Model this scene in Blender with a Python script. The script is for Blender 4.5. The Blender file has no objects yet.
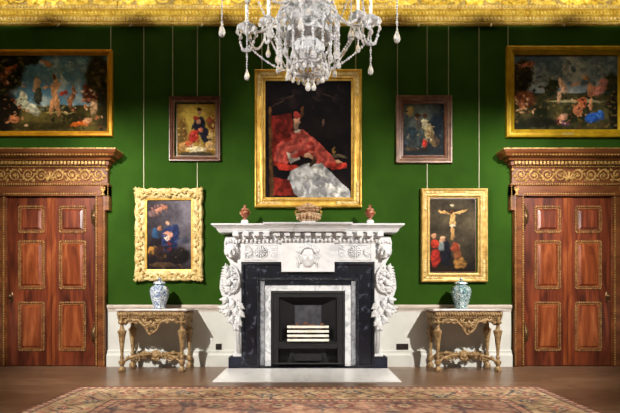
import bpy, bmesh, math, random
import numpy as np
from math import sin, cos, pi, sqrt, radians
from mathutils import Vector

random.seed(7)
S = bpy.context.scene
COL = S.collection

# ------------------------------------------------------------------ camera
F, D, H = 475.0, 7.2, 1.152          # focal length in pixels of a 620 px wide frame, distance to the wall, eye height
cam_d = bpy.data.cameras.new('camera')
cam = bpy.data.objects.new('camera', cam_d); COL.objects.link(cam)
cam.location = (0, -D, H); cam.rotation_euler = (pi / 2, 0, 0)
cam_d.sensor_width = 36; cam_d.lens = F / 620 * 36
cam_d.shift_y = (290 - 206.5) / 620
cam_d.clip_start = 0.05
S.camera = cam

# ------------------------------------------------------------------ world, lights, exposure
w = bpy.data.worlds.new('room_air'); S.world = w; w.use_nodes = True
w.node_tree.nodes['Background'].inputs[0].default_value = (1.0, 0.95, 0.88, 1)
w.node_tree.nodes['Background'].inputs[1].default_value = 0.08
S.view_settings.view_transform = 'Standard'
S.view_settings.look = 'None'
S.view_settings.gamma = 1
S.view_settings.exposure = 0.12
S.view_settings.use_curve_mapping = False

def aim(o, tgt):
    o.rotation_euler = (Vector(tgt) - o.location).to_track_quat('-Z', 'Y').to_euler()

def spot(name, loc, tgt, energy, ang, blend, size, col=(1, .95, .87)):
    l = bpy.data.lights.new(name, 'SPOT'); l.energy = energy; l.spot_size = radians(ang)
    l.spot_blend = blend; l.shadow_soft_size = size; l.color = col
    o = bpy.data.objects.new(name, l); COL.objects.link(o); o.location = loc; aim(o, tgt); return o

def area(name, loc, tgt, energy, sx, sy, col=(1, .96, .9)):
    l = bpy.data.lights.new(name, 'AREA'); l.shape = 'RECTANGLE'; l.size = sx; l.size_y = sy
    l.energy = energy; l.color = col
    o = bpy.data.objects.new(name, l); COL.objects.link(o); o.location = loc; aim(o, tgt); return o

spot('ceiling_spotlight', (-3.75, -5.0, 4.3), (-2.25, 0, 1.3), 1950, 55, .75, .04)
spot('ceiling_spotlight', (3.75, -5.0, 4.3), (2.25, 0, 1.3), 1950, 55, .75, .04)
spot('chandelier_fill', (-4.9, -5.6, 4.4), (0, -3.15, 3.35), 2300, 24, .5, .1, (1, .97, .92))  # pair of unseen lamps added to make the crystals brighter
spot('chandelier_fill', (4.9, -5.6, 4.4), (0, -3.15, 3.35), 2300, 24, .5, .1, (1, .97, .92))
area('front_fill', (0, -9.2, 2.3), (0, 0, 1.6), 16, 6, 3.0)  # added soft fill from behind the camera, no window there
spot('picture_fill', (-1.3, -5.2, 5.6), (-.2, 0, 3.25), 340, 29, .7, .08)  # pair of unseen lamps added to brighten the portrait
spot('picture_fill', (1.3, -5.2, 5.6), (.2, 0, 3.25), 340, 29, .7, .08)
spot('rug_fill', (-2.4, -4.6, 6.2), (-1.4, -3.1, 0), 900, 42, .8, .15)  # pair of unseen lamps added to lift the dim rug
spot('rug_fill', (2.4, -4.6, 6.2), (1.4, -3.1, 0), 900, 42, .8, .15)
for k in range(8):
    lx = -4.55 + 1.3 * k
    spot('cornice_fill', (lx, -2.6, 4.55), (lx, 0, 6.65), 250, 56, .3, .05, (1, .96, .84))  # row of out-of-view lamps added to brighten the gilded cornice
for sx in (-1, 1):
    spot('picture_fill', (sx*2.4, -5.0, 5.4), (sx*3.85, 0, 3.0), 560, 27, .6, .06)  # added fill for the dim landscapes above the doors

# ------------------------------------------------------------------ bookkeeping helpers
def tag(o, label=None, cat=None, group=None, kind=None):
    if label: o['label'] = label
    if cat: o['category'] = cat
    if group: o['group'] = group
    if kind: o['kind'] = kind
    return o

def thing(name, loc, label=None, cat=None, group=None, kind=None):
    o = bpy.data.objects.new(name, None); COL.objects.link(o)
    o.location = loc; o.empty_display_size = .1
    return tag(o, label, cat, group, kind)

def org(p):
    v = Vector((0, 0, 0))
    while p is not None:
        v += p.location; p = p.parent
    return v

def WX(px, dist=D): return (px - 310) / F * dist      # photo column -> metres at a real distance
def WZ(py, dist=D): return H - (py - 290) / F * dist  # photo row -> metres at a real distance

# ------------------------------------------------------------------ mesh builder
class MB:
    def __init__(s): s.v = []; s.f = []
    def add(s, vs, fs):
        b = len(s.v); s.v += [tuple(p) for p in vs]; s.f += [tuple(b + i for i in f) for f in fs]
    def box(s, x0, x1, y0, y1, z0, z1):
        s.add([(x0,y0,z0),(x1,y0,z0),(x1,y1,z0),(x0,y1,z0),(x0,y0,z1),(x1,y0,z1),(x1,y1,z1),(x0,y1,z1)],
              [(0,3,2,1),(4,5,6,7),(0,1,5,4),(1,2,6,5),(2,3,7,6),(3,0,4,7)])
    def ell(s, c, r, a=0.0, n=8, m=5, tilt=0.0):
        """ellipsoid; a rotates it in the wall plane (about y)"""
        vs = []; ca, sa = cos(a), sin(a)
        for j in range(1, m):
            t = pi * j / m
            for i in range(n):
                p = 2 * pi * i / n
                x, y, z = r[0]*sin(t)*cos(p), r[1]*sin(t)*sin(p), r[2]*cos(t)
                vs.append((c[0] + x*ca - z*sa, c[1] + y, c[2] + x*sa + z*ca))
        for z in (r[2], -r[2]): vs.append((c[0] - z*sa, c[1], c[2] + z*ca))
        fs = []
        for j in range(m - 2):
            for i in range(n):
                k = (i + 1) % n
                fs.append((j*n+i, j*n+k, (j+1)*n+k, (j+1)*n+i))
        T, B = len(vs) - 2, len(vs) - 1
        for i in range(n):
            k = (i + 1) % n
            fs.append((T, k, i)); fs.append((B, (m-2)*n+i, (m-2)*n+k))
        s.add(vs, fs)
    def tube(s, pts, rad, n=6, flat=1.0, up=(0, 1, 0)):
        pts = [Vector(p) for p in pts]
        if not hasattr(rad, '__len__'): rad = [rad] * len(pts)
        vs = []; U = Vector(up)
        for i, p in enumerate(pts):
            t = (pts[min(i+1, len(pts)-1)] - pts[max(i-1, 0)])
            if t.length < 1e-9: t = Vector((0, 0, 1))
            t.normalize()
            u = U
            if abs(t.dot(U)) > .95: u = Vector((1, 0, 0))
            a = t.cross(u).normalized(); b = t.cross(a).normalized()
            for k in range(n):
                q = 2 * pi * k / n
                vs.append(p + a * rad[i] * cos(q) + b * rad[i] * flat * sin(q))
        fs = []
        for i in range(len(pts) - 1):
            for k in range(n):
                l = (k + 1) % n
                fs.append((i*n+k, i*n+l, (i+1)*n+l, (i+1)*n+k))
        fs.append(tuple(range(n))[::-1]); fs.append(tuple((len(pts)-1)*n + k for k in range(n)))
        s.add(vs, fs)
    def lathe(s, prof, c=(0, 0, 0), n=16, phase=0.0, sy=1.0):
        vs = []
        for r, z in prof:
            for i in range(n):
                a = 2 * pi * i / n + phase
                vs.append((c[0] + r*cos(a), c[1] + r*sin(a)*sy, c[2] + z))
        fs = []
        for j in range(len(prof) - 1):
            for i in range(n):
                k = (i + 1) % n
                fs.append((j*n+i, j*n+k, (j+1)*n+k, (j+1)*n+i))
        fs.append(tuple(range(n))[::-1]); fs.append(tuple((len(prof)-1)*n + i for i in range(n)))
        s.add(vs, fs)
    def prism(s, poly, y0, y1):
        n = len(poly)
        vs = [(x, y0, z) for x, z in poly] + [(x, y1, z) for x, z in poly]
        fs = [tuple(range(n)), tuple(range(2*n-1, n-1, -1))] + [(i, i+n, (i+1) % n + n, (i+1) % n) for i in range(n)]
        s.add(vs, fs)
    def mould(s, prof, x0, x1, mitre=True, ret=True):
        """moulding along x on the wall: prof = [(projection, z)] bottom to top; ends return to the wall at 45 degrees"""
        vs = []; n = len(prof)
        pm = min(p for p, z in prof)
        for e, x in ((-1, x0), (1, x1)):
            for p, z in prof:
                vs.append((x + (e * p if mitre else 0), -p, z))
        fs = [(i, n+i, n+i+1, i+1) for i in range(n-1)]
        for e, x in ((-1, x0), (1, x1)):
            b = len(vs)
            for p, z in prof: vs.append((x + (e * p if mitre else 0), 0, z))
            o = 0 if e < 0 else n
            fs += [(o+i, o+i+1, b+i+1, b+i) for i in range(n-1)]
        fs.append((0, n, 3*n, 2*n)); fs.append((n-1, 2*n-1, 4*n-1, 3*n-1))
        s.add(vs, fs)
    def ring(s, x0, x1, z0, z1, prof, fill=False, seg=1, wob=None):
        """profile [(inset, y)] swept round a rectangle in the wall plane"""
        cs = []
        P = [(x0, z0, 1, 1), (x1, z0, -1, 1), (x1, z1, -1, -1), (x0, z1, 1, -1)]
        for q in range(4):
            a, b = P[q], P[(q+1) % 4]
            for k in range(seg):
                t = k / seg
                cs.append((a, b, t))
        m = len(cs); n = len(prof); vs = []
        for ci, (a, b, t) in enumerate(cs):
            for pi_, (u, y) in enumerate(prof):
                if wob: du, dy = wob(ci, m, pi_, n)
                else: du = dy = 0
                uu = u + du
                ax, az = a[0] + a[2]*uu, a[1] + a[3]*uu
                bx, bz = b[0] + b[2]*uu, b[1] + b[3]*uu
                vs.append((ax + (bx-ax)*t, y + dy, az + (bz-az)*t))
        fs = []
        for i in range(m):
            k = (i+1) % m
            for j in range(n-1):
                fs.append((i*n+j, k*n+j, k*n+j+1, i*n+j+1))
        if fill: fs.append(tuple(i*n + n-1 for i in range(m)))
        s.add(vs, fs)
    def build(s, name, mat, parent=None, smooth=False, bevel=0, recalc=True):
        o_ = org(parent)
        me = bpy.data.meshes.new(name)
        me.from_pydata([(a-o_.x, b-o_.y, c-o_.z) for a, b, c in s.v], [], s.f)
        if recalc:
            bm = bmesh.new(); bm.from_mesh(me)
            bmesh.ops.recalc_face_normals(bm, faces=bm.faces); bm.to_mesh(me); bm.free()
        if smooth: me.polygons.foreach_set('use_smooth', [True] * len(me.polygons))
        me.materials.append(mat)
        o = bpy.data.objects.new(name, me); COL.objects.link(o)
        if parent: o.parent = parent
        if bevel:
            md = o.modifiers.new('bevel', 'BEVEL'); md.width = bevel; md.segments = 2; md.limit_method = 'ANGLE'
        return o

def copy_tree(o, parent=None):
    c = o.copy(); COL.objects.link(c)
    if parent: c.parent = parent
    for ch in list(o.children): copy_tree(ch, c)
    return c

# ------------------------------------------------------------------ carving helpers
def spiral(mb, c, r, turns, a0, th, y, hand=1, n=5, flat=1.0, k=10):
    pts = []; rad = []
    N = int(k * turns) + 4
    for i in range(N + 1):
        t = i / N
        rr = r * (1 - t * .88)
        a = a0 + hand * t * turns * 2 * pi
        pts.append((c[0] + rr*cos(a), y, c[1] + rr*sin(a))); rad.append(th * (1 - .45*t))
    mb.tube(pts, rad, n, flat)
    mb.ell((c[0], y, c[1]), (th*1.6, th*1.1, th*1.6), 0, 6, 4)

def leafy(mb, x, z, y, a, L, wd, dp, lobes=2):
    """an acanthus leaf in the wall plane: centre lobe and side lobes"""
    dx, dz = cos(a), sin(a)
    mb.ell((x + dx*L*.5, y, z + dz*L*.5), (L*.55, dp, wd*.45), a, 6, 4)
    for q in range(lobes):
        t = .3 + .4 * q / max(1, lobes-1)
        for sg in (-1, 1):
            b = a + sg * .8
            mb.ell((x + dx*L*t + cos(b)*wd*.45, y, z + dz*L*t + sin(b)*wd*.45), (wd*.5, dp*.8, wd*.22), b, 6, 4)

def rinceau(mb, x0, x1, z0, z1, y, th, waves, cx=None):
    """symmetrical leafy scrollwork filling a band"""
    if cx is None: cx = (x0 + x1) / 2
    zc, A = (z0+z1)/2, (z1-z0)/2
    for sg, xe in ((-1, x0), (1, x1)):
        L = abs(xe - cx) - A*.25
        wl = L / waves
        for i in range(waves):
            up = 1 if i % 2 == 0 else -1
            c = (cx + sg*(A*.25 + wl*(i+.5)), zc - up*A*.08)
            spiral(mb, c, min(A*.78, wl*.46), 1.6, pi/2*up + (0 if sg > 0 else pi) * 0, th, y, -sg*up)
            # stem passing over to the next lobe
            pts = []
            for k in range(9):
                t = k / 8
                pts.append((c[0] - sg*wl*.5 + sg*wl*t, y, zc + up*A*.82*sin(pi*t) * (1 if t < 1 else 1) - up*A*.1))
            mb.tube(pts, th*.9, 5)
            for k in range(5):
                t = .12 + .19*k
                px = c[0] - sg*wl*.5 + sg*wl*t; pz = zc + up*A*.82*sin(pi*t)
                leafy(mb, px, pz*0.85 + zc*.15, y, (0 if sg > 0 else pi) + sg*up*(.9 - 1.5*t), A*.42, A*.26, th*1.1)
            leafy(mb, c[0]+sg*wl*.48, zc - up*A*.55, y, (0 if sg > 0 else pi) - sg*up*.7, A*.5, A*.34, th*1.2)
            leafy(mb, c[0]-sg*wl*.3, zc - up*A*.6, y, (pi if sg > 0 else 0) + sg*up*.4, A*.4, A*.3, th*1.1)
            for k in range(5):
                b = 2*pi*k/5
                mb.ell((c[0]+cos(b)*A*.18, y, c[1]+sin(b)*A*.18), (A*.13, th, A*.09), b, 6, 4)
    for k in range(5):
        leafy(mb, cx, z0 + A*.3, y, pi/2 + (k-2)*.5, A*1.4*(1-.12*abs(k-2)), A*.35, th*1.2)

def beadrow(mb, a, b, r, step, n=6, m=4, ry=None):
    """beads from point a to point b"""
    a, b = Vector(a), Vector(b); L = (b-a).length; k = max(1, int(round(L/step)))
    ry = ry or r
    for i in range(k):
        p = a + (b-a) * ((i+.5)/k)
        mb.ell(p, (r, ry, r), 0, n, m)

def eggrow(mb, x0, x1, y, z, rx, rz, step, ry=None, lean=0):
    k = max(1, int(round((x1-x0)/step)))
    for i in range(k):
        mb.ell((x0 + (x1-x0)*(i+.5)/k, y, z), (rx, ry or rx, rz), lean, 6, 4)

# ------------------------------------------------------------------ materials
def lin(c):
    return tuple(((x/255)/12.92 if x/255 <= .04045 else ((x/255+.055)/1.055)**2.4) for x in c) + (1,)

def mat_base(name, rough=.5, metal=0.0, spec=.5):
    m = bpy.data.materials.new(name); m.use_nodes = True
    nt = m.node_tree; b = nt.nodes['Principled BSDF']
    b.inputs['Roughness'].default_value = rough; b.inputs['Metallic'].default_value = metal
    b.inputs['Specular IOR Level'].default_value = spec
    return m, nt, b

def noisy(name, stops, rough=.5, metal=0.0, scale=8, detail=4, stretch=(1, 1, 1), bump=0.0, bscale=None,
          dist=0.0, spec=.5, bdist=.01, rough_var=None):
    """noise driven colour ramp; stops = [(pos, srgb)]"""
    m, nt, b = mat_base(name, rough, metal, spec)
    tc = nt.nodes.new('ShaderNodeTexCoord'); mp = nt.nodes.new('ShaderNodeMapping')
    mp.inputs['Scale'].default_value = stretch
    nt.links.new(tc.outputs['Object'], mp.inputs[0])
    nz = nt.nodes.new('ShaderNodeTexNoise'); nz.inputs['Scale'].default_value = scale
    nz.inputs['Detail'].default_value = detail; nz.inputs['Distortion'].default_value = dist
    nt.links.new(mp.outputs[0], nz.inputs['Vector'])
    cr = nt.nodes.new('ShaderNodeValToRGB'); e = cr.color_ramp.elements
    e[0].position, e[0].color = stops[0][0], lin(stops[0][1])
    e[1].position, e[1].color = stops[-1][0], lin(stops[-1][1])
    for p, c in stops[1:-1]:
        k = e.new(p); k.color = lin(c)
    nt.links.new(nz.outputs[0], cr.inputs[0]); nt.links.new(cr.outputs[0], b.inputs['Base Color'])
    if bump:
        n2 = nt.nodes.new('ShaderNodeTexNoise'); n2.inputs['Scale'].default_value = bscale or scale
        n2.inputs['Detail'].default_value = 3
        nt.links.new(mp.outputs[0], n2.inputs['Vector'])
        bp = nt.nodes.new('ShaderNodeBump'); bp.inputs['Strength'].default_value = bump
        bp.inputs['Distance'].default_value = bdist
        nt.links.new(n2.outputs[0], bp.inputs['Height']); nt.links.new(bp.outputs[0], b.inputs['Normal'])
    return m

def plain(name, c, rough=.5, metal=0.0, spec=.5):
    return noisy(name, [(.3, tuple(max(0, x-8) for x in c)), (.7, c)], rough, metal, 12, 2, spec=spec)

M = {}
M['green'] = noisy('green_wall_fabric', [(.3, (37, 67, 12)), (.7, (45, 78, 15))], .9, 0, 2.5, 5, spec=.15, bump=.25, bscale=160, bdist=.002)
M['gold_cornice'] = noisy('gilded_plaster', [(.25, (190, 146, 26)), (.5, (234, 198, 66)), (.75, (252, 234, 136))], .45, .15, 14, 4, bump=.4, bscale=60)
M['gold_ground'] = noisy('gilded_ground', [(.3, (150, 128, 78)), (.7, (196, 170, 96))], .6, .1, 12, 4, bump=.3, bscale=50)
M['gold_pale'] = noisy('pale_gilding', [(.3, (196, 160, 88)), (.7, (238, 218, 158))], .45, .12, 18, 4, bump=.3, bscale=90)
M['gold_frame'] = noisy('frame_gilding', [(.3, (186, 138, 40)), (.7, (234, 192, 92))], .35, .45, 9, 4, bump=.25, bscale=110)
M['gold_orange'] = noisy('amber_gilding', [(.3, (184, 122, 16)), (.7, (218, 156, 34))], .38, .35, 9, 3, bump=.15, bscale=110)
M['gold_yellow'] = noisy('yellow_gilding', [(.3, (172, 134, 14)), (.7, (206, 168, 30))], .4, .35, 9, 3, bump=.15, bscale=110)
M['gold_door'] = noisy('parcel_gilding', [(.3, (126, 84, 36)), (.7, (204, 164, 92))], .45, .2, 30, 3, bump=.3, bscale=90)
M['gilt_wood'] = noisy('gilt_carved_wood', [(.3, (96, 60, 32)), (.7, (184, 140, 80))], .45, .1, 30, 3, bump=.3, bscale=90)
M['gold_stepped'] = noisy('stepped_frame_gilding', [(.3, (176, 134, 64)), (.7, (228, 194, 116))], .4, .2, 14, 4, bump=.25, bscale=90)
M['gold_table'] = noisy('worn_table_gilding', [(.3, (104, 76, 46)), (.55, (168, 136, 92)), (.8, (204, 178, 134))], .5, .05, 22, 4, bump=.35, bscale=70)
M['mahogany'] = noisy('mahogany', [(.3, (54, 20, 12)), (.5, (94, 40, 22)), (.7, (130, 62, 34))], .3, 0, 3.2, 6, (3.5, 3.5, .45), dist=.8, spec=.6)
M['mahogany_dark'] = noisy('dark_mahogany', [(.3, (84, 42, 22)), (.7, (134, 80, 44))], .3, 0, 3, 5, (.6, 3, 3), dist=.5, spec=.5)
M['mahogany_light'] = noisy('figured_mahogany', [(.3, (80, 34, 18)), (.5, (122, 58, 30)), (.72, (160, 90, 50))], .25, 0, 2.6, 6, (3, 3, .5), dist=1.2, spec=.6)
M['rosewood'] = noisy('rosewood_frame', [(.3, (70, 36, 22)), (.7, (124, 74, 48))], .35, 0, 8, 4, (1, 1, 4))
M['brownpink'] = noisy('old_pink_frame', [(.3, (92, 62, 46)), (.7, (146, 108, 84))], .4, 0.05, 8, 4)
M['dado'] = noisy('dado_paint', [(.3, (206, 206, 200)), (.7, (222, 222, 216))], .5, 0, 3, 3, spec=.4)
M['rail_pink'] = noisy('dado_rail_paint', [(.3, (206, 190, 176)), (.7, (226, 214, 202))], .5, 0, 6, 3)
M['marble'] = noisy('white_statuary_marble', [(.25, (190, 192, 197)), (.45, (224, 225, 228)), (.75, (236, 236, 236))], .35, 0, 3, 7, (1, 1, 1.4), dist=1.6, spec=.5)
M['marble_slip'] = noisy('grey_veined_marble', [(.3, (150, 154, 160)), (.5, (214, 216, 220)), (.75, (236, 236, 236))], .3, 0, 5, 8, dist=2.2)
M['marble_hearth'] = noisy('hearth_marble', [(.25, (222, 222, 226)), (.5, (243, 243, 244)), (.8, (248, 248, 248))], .25, 0, 2.2, 7, (2.2, .7, 1), dist=1.2)
M['marble_black'] = noisy('black_veined_marble', [(.40, (12, 13, 22)), (.60, (18, 20, 32)), (.66, (80, 84, 100)), (.69, (20, 22, 32))], .3, 0, 5, 9, dist=2.5)
M['marble_navy'] = noisy('dark_navy_marble', [(.3, (16, 18, 30)), (.7, (34, 38, 56))], .3, 0, 8, 5)
M['marble_top'] = noisy('table_top_marble', [(.3, (176, 158, 152)), (.5, (206, 192, 186)), (.75, (228, 220, 214))], .25, 0, 6, 7, dist=1.5)
M['iron'] = noisy('black_iron', [(.3, (10, 9, 11)), (.7, (22, 21, 23))], .55, .1, 14, 4, bump=.1)
M['iron_back'] = noisy('fireback_iron', [(.3, (44, 44, 50)), (.7, (72, 72, 80))], .6, .2, 10, 4, bump=.2)
M['steel_bar'] = noisy('polished_bar', [(.3, (228, 224, 208)), (.7, (250, 248, 238))], .35, .1, 10, 2)
M['coal'] = noisy('coal', [(.3, (56, 38, 30)), (.6, (110, 70, 48)), (.8, (150, 96, 60))], .8, 0, 30, 4)
M['ceiling'] = plain('ceiling_plaster', (226, 216, 190), .8)
M['wire'] = plain('hanging_wire_metal', (164, 166, 130), .5, .2)
M['brass'] = plain('brass', (190, 150, 80), .3, .6)
M['brass_dark'] = plain('aged_brass', (112, 84, 54), .35, .6)
M['socket'] = plain('bronze_socket', (52, 40, 34), .4, .3)
M['hook'] = plain('white_hook', (228, 224, 200), .4)
M['agate'] = noisy('red_stone', [(.35, (92, 36, 26)), (.5, (164, 92, 66)), (.65, (220, 176, 146))], .25, 0, 26, 4, dist=1)
M['porphyry'] = noisy('tawny_stone', [(.35, (120, 76, 50)), (.5, (196, 154, 114)), (.65, (234, 210, 176))], .3, 0, 26, 4, dist=1)
M['candle'] = plain('candle_wax', (244, 240, 226), .5)
M['plaque'] = plain('plaque_brass', (214, 190, 120), .3, .4)

def make_crystal():
    m, nt, b = mat_base('cut_crystal', .1, 0, .9)
    b.inputs['Base Color'].default_value = (.97, .97, .98, 1)
    b.inputs['Transmission Weight'].default_value = .6
    b.inputs['IOR'].default_value = 1.55
    b.inputs['Coat Weight'].default_value = .6
    return m
M['crystal'] = make_crystal()

def make_floor():
    m, nt, b = mat_base('oak_boards', .32, 0, .5)
    tc = nt.nodes.new('ShaderNodeTexCoord')
    br = nt.nodes.new('ShaderNodeTexBrick')
    br.inputs['Scale'].default_value = 1; br.inputs['Brick Width'].default_value = 3.1
    br.inputs['Row Height'].default_value = .24; br.inputs['Mortar Size'].default_value = .003
    br.inputs['Color1'].default_value = lin((134, 106, 84)); br.inputs['Color2'].default_value = lin((112, 86, 66))
    br.inputs['Mortar'].default_value = lin((40, 26, 18)); br.offset = .37
    nt.links.new(tc.outputs['Object'], br.inputs['Vector'])
    mp = nt.nodes.new('ShaderNodeMapping'); mp.inputs['Scale'].default_value = (.9, 9, 1)
    nz = nt.nodes.new('ShaderNodeTexNoise'); nz.inputs['Scale'].default_value = 3; nz.inputs['Detail'].default_value = 7
    nz.inputs['Distortion'].default_value = .6
    nt.links.new(tc.outputs['Object'], mp.inputs[0]); nt.links.new(mp.outputs[0], nz.inputs['Vector'])
    cr = nt.nodes.new('ShaderNodeValToRGB')
    cr.color_ramp.elements[0].position = .3; cr.color_ramp.elements[0].color = (.55, .52, .5, 1)
    cr.color_ramp.elements[1].position = .7; cr.color_ramp.elements[1].color = (1.3, 1.25, 1.2, 1)
    nt.links.new(nz.outputs[0], cr.inputs[0])
    mx = nt.nodes.new('ShaderNodeMix'); mx.data_type = 'RGBA'; mx.blend_type = 'MULTIPLY'; mx.inputs[0].default_value = 1
    nt.links.new(br.outputs['Color'], mx.inputs[6]); nt.links.new(cr.outputs[0], mx.inputs[7])
    nt.links.new(mx.outputs[2], b.inputs['Base Color'])
    return m
M['floor'] = make_floor()

def make_porcelain(name, c_dark, c_mid, thr, scale):
    m, nt, b = mat_base(name, .12, 0, .6)
    tc = nt.nodes.new('ShaderNodeTexCoord')
    nz = nt.nodes.new('ShaderNodeTexNoise'); nz.inputs['Scale'].default_value = scale; nz.inputs['Detail'].default_value = 3
    nz.inputs['Distortion'].default_value = 1.8
    nt.links.new(tc.outputs['Object'], nz.inputs['Vector'])
    cr = nt.nodes.new('ShaderNodeValToRGB'); e = cr.color_ramp.elements
    e[0].position = thr - .12; e[0].color = lin(c_dark)
    e[1].position = thr + .1; e[1].color = lin((226, 232, 232))
    k = e.new(thr); k.color = lin(c_mid)
    nt.links.new(nz.outputs[0], cr.inputs[0]); nt.links.new(cr.outputs[0], b.inputs['Base Color'])
    return m
M['porcelain_blue'] = make_porcelain('blue_and_white_porcelain', (44, 66, 128), (132, 156, 190), .47, 26)
M['porcelain_green'] = make_porcelain('green_blue_porcelain', (40, 86, 110), (120, 160, 160), .5, 34)

def attr_mat(name, rough, spec=.4, bump=0, bscale=200):
    m, nt, b = mat_base(name, rough, 0, spec)
    a = nt.nodes.new('ShaderNodeAttribute'); a.attribute_name = 'paint'
    nt.links.new(a.outputs['Color'], b.inputs['Base Color'])
    if bump:
        tc = nt.nodes.new('ShaderNodeTexCoord')
        n2 = nt.nodes.new('ShaderNodeTexNoise'); n2.inputs['Scale'].default_value = bscale
        nt.links.new(tc.outputs['Object'], n2.inputs['Vector'])
        bp = nt.nodes.new('ShaderNodeBump'); bp.inputs['Strength'].default_value = bump; bp.inputs['Distance'].default_value = .004
        nt.links.new(n2.outputs[0], bp.inputs['Height']); nt.links.new(bp.outputs[0], b.inputs['Normal'])
    return m
M['oil_paint'] = attr_mat('oil_paint', .6, .06)
M['rug_wool'] = attr_mat('rug_wool', .95, .1, .5)

# ------------------------------------------------------------------ numpy colour fields (pattern of canvases and rug)
RNG = np.random.RandomState(5)
def vnoise(X, Y, freq, seed=0):
    r = np.random.RandomState(seed); g = r.rand(64, 64)
    x, y = X*freq, Y*freq
    xi, yi = np.floor(x).astype(int), np.floor(y).astype(int)
    fx, fy = x-xi, y-yi
    fx = fx*fx*(3-2*fx); fy = fy*fy*(3-2*fy)
    G = lambda a, b: g[a % 64, b % 64]
    return (G(xi, yi)*(1-fx)+G(xi+1, yi)*fx)*(1-fy) + (G(xi, yi+1)*(1-fx)+G(xi+1, yi+1)*fx)*fy
def fbm(X, Y, f, seed=0): return .5*vnoise(X, Y, f, seed)+.3*vnoise(X, Y, f*2.1, seed+1)+.2*vnoise(X, Y, f*4.3, seed+2)

def to_lin(a):
    a = np.clip(a/255., 0, 1); return np.where(a <= .04045, a/12.92, ((a+.055)/1.055)**2.4)

def colour_grid(name, mat, parent, fx, nx, ny, rgb):
    """grid mesh; fx(u, v)->world xyz arrays; rgb array (ny+1, nx+1, 3) in sRGB 0..255"""
    u, v = np.meshgrid(np.linspace(0, 1, nx+1), np.linspace(0, 1, ny+1))
    P = fx(u, v); o_ = org(parent)
    co = np.stack([P[0]-o_.x, P[1]-o_.y, P[2]-o_.z], -1).reshape(-1, 3)
    idx = np.arange((nx+1)*(ny+1)).reshape(ny+1, nx+1)
    q = np.stack([idx[:-1, :-1], idx[1:, :-1], idx[1:, 1:], idx[:-1, 1:]], -1).reshape(-1, 4)
    me = bpy.data.meshes.new(name)
    me.from_pydata(co.tolist(), [], q.tolist())
    ca = me.color_attributes.new('paint', 'FLOAT_COLOR', 'POINT')
    c = np.ones((len(co), 4), np.float32); c[:, :3] = to_lin(rgb.reshape(-1, 3))
    ca.data.foreach_set('color', c.ravel())
    me.materials.append(mat)
    o = bpy.data.objects.new(name, me); COL.objects.link(o)
    if parent: o.parent = parent
    return o

def compose(nx, ny, asp, bg, blobs, seed):
    """colour masses with broken brushwork; a mass is an ellipse (cx, cy, rx, ry, angle, colour, softness) or ('P', points, colour)"""
    u, v = np.meshgrid(np.linspace(0, 1, nx+1), np.linspace(0, 1, ny+1))
    X, Y = u*asp, v
    n = fbm(X, Y, 5, seed)
    wx = (fbm(X+3, Y, 12, seed+3)-.5)*.05 + (fbm(X+1, Y, 34, seed+5)-.5)*.022
    wy = (fbm(X, Y+5, 12, seed+4)-.5)*.05 + (fbm(X, Y+2, 34, seed+6)-.5)*.022
    img = bg(u + wx*.6, v + wy*.6, n).astype(float)
    n16 = fbm(X, Y, 18, seed+7); nb = fbm(X, Y, 8, seed+8)
    rs = random.Random(seed); ex = []
    for bl in blobs:
        if bl[0] == 'R':
            _, x0, x1, y0, y1, cnt, r0, r1, cols = bl
            for _k in range(cnt):
                r_ = rs.uniform(r0, r1)
                ex.append((rs.uniform(x0, x1), rs.uniform(y0, y1), r_/asp, r_*rs.uniform(.3, .7), rs.uniform(-80, 80), rs.choice(cols), .6))
        else: ex.append(bl)
    for bl in ex:
        if bl[0] == 'P':
            pts, col = bl[1], bl[2]; PX, PY = u + wx*.45, v + wy*.45
            inside = np.zeros(PX.shape, bool)
            for k in range(len(pts)):
                (x1, y1), (x2, y2) = pts[k], pts[k-1]
                if y1 == y2: continue
                inside ^= ((y1 > PY) != (y2 > PY)) & (PX < (x2-x1)*(PY-y1)/(y2-y1)+x1)
            al = inside.astype(float)[..., None]; p, q = X-.3, Y*.4+X*.8
            tone = .78 + .34*n16 + .20*np.sin(q*55 + nb*16)
        else:
            cx, cy, rx, ry, a, col, soft = bl
            dx, dy = (X + wx - cx*asp), (Y + wy - cy)
            c, s_ = cos(radians(a)), sin(radians(a))
            p, q = dx*c + dy*s_, -dx*s_ + dy*c
            p, q = p/(rx*asp), q/ry
            d = np.sqrt(p**2 + q**2)
            soft = soft*.55
            al = np.clip((1 - d)/max(soft, .05) + .5*soft, 0, 1)[..., None]
            tone = .70 + .5*n16 + .22*np.clip(-p*.6-q*.6, -1, 1)
            if max(rx*asp, ry) > .09 and soft < .3: tone = tone + .12*np.sin(q*9 + p*5 + nb*14)
        img = img*(1-al) + al*np.array(col)*tone[..., None]
    img *= (.74 + .34*fbm(X, Y, 30, seed+9) + .18*fbm(X, Y, 11, seed+12))[..., None]
    return img

def mixc(a, b, t): return np.array(a)*(1-t[..., None]) + np.array(b)*t[..., None]

# ================================================================== THE SETTING
RX, RY, RZ = 5.45, -9.8, 6.5
def struct(name, mb, mat, smooth=False, **k):
    o = mb.build(name, mat, None, smooth, **k); o['kind'] = 'structure'; return o

mb = MB(); mb.box(-RX-.2, RX+.2, RY-.2, .2, -.2, 0); struct('floor', mb, M['floor'])
mb = MB(); mb.box(-RX-.2, RX+.2, RY-.2, .2, RZ, RZ+.2); struct('ceiling', mb, M['ceiling'])
mb = MB(); mb.box(-RX-.2, RX+.2, 0, .2, 0, RZ); struct('wall_back', mb, M['green'])
mb = MB(); mb.box(-RX-.2, -RX, RY, 0, 0, RZ); struct('wall_left', mb, M['green'])
mb = MB(); mb.box(RX, RX+.2, RY, 0, 0, RZ); struct('wall_right', mb, M['green'])
mb = MB(); mb.box(-RX-.2, RX+.2, RY-.2, RY, 0, RZ); struct('wall_front', mb, M['green'])

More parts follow.
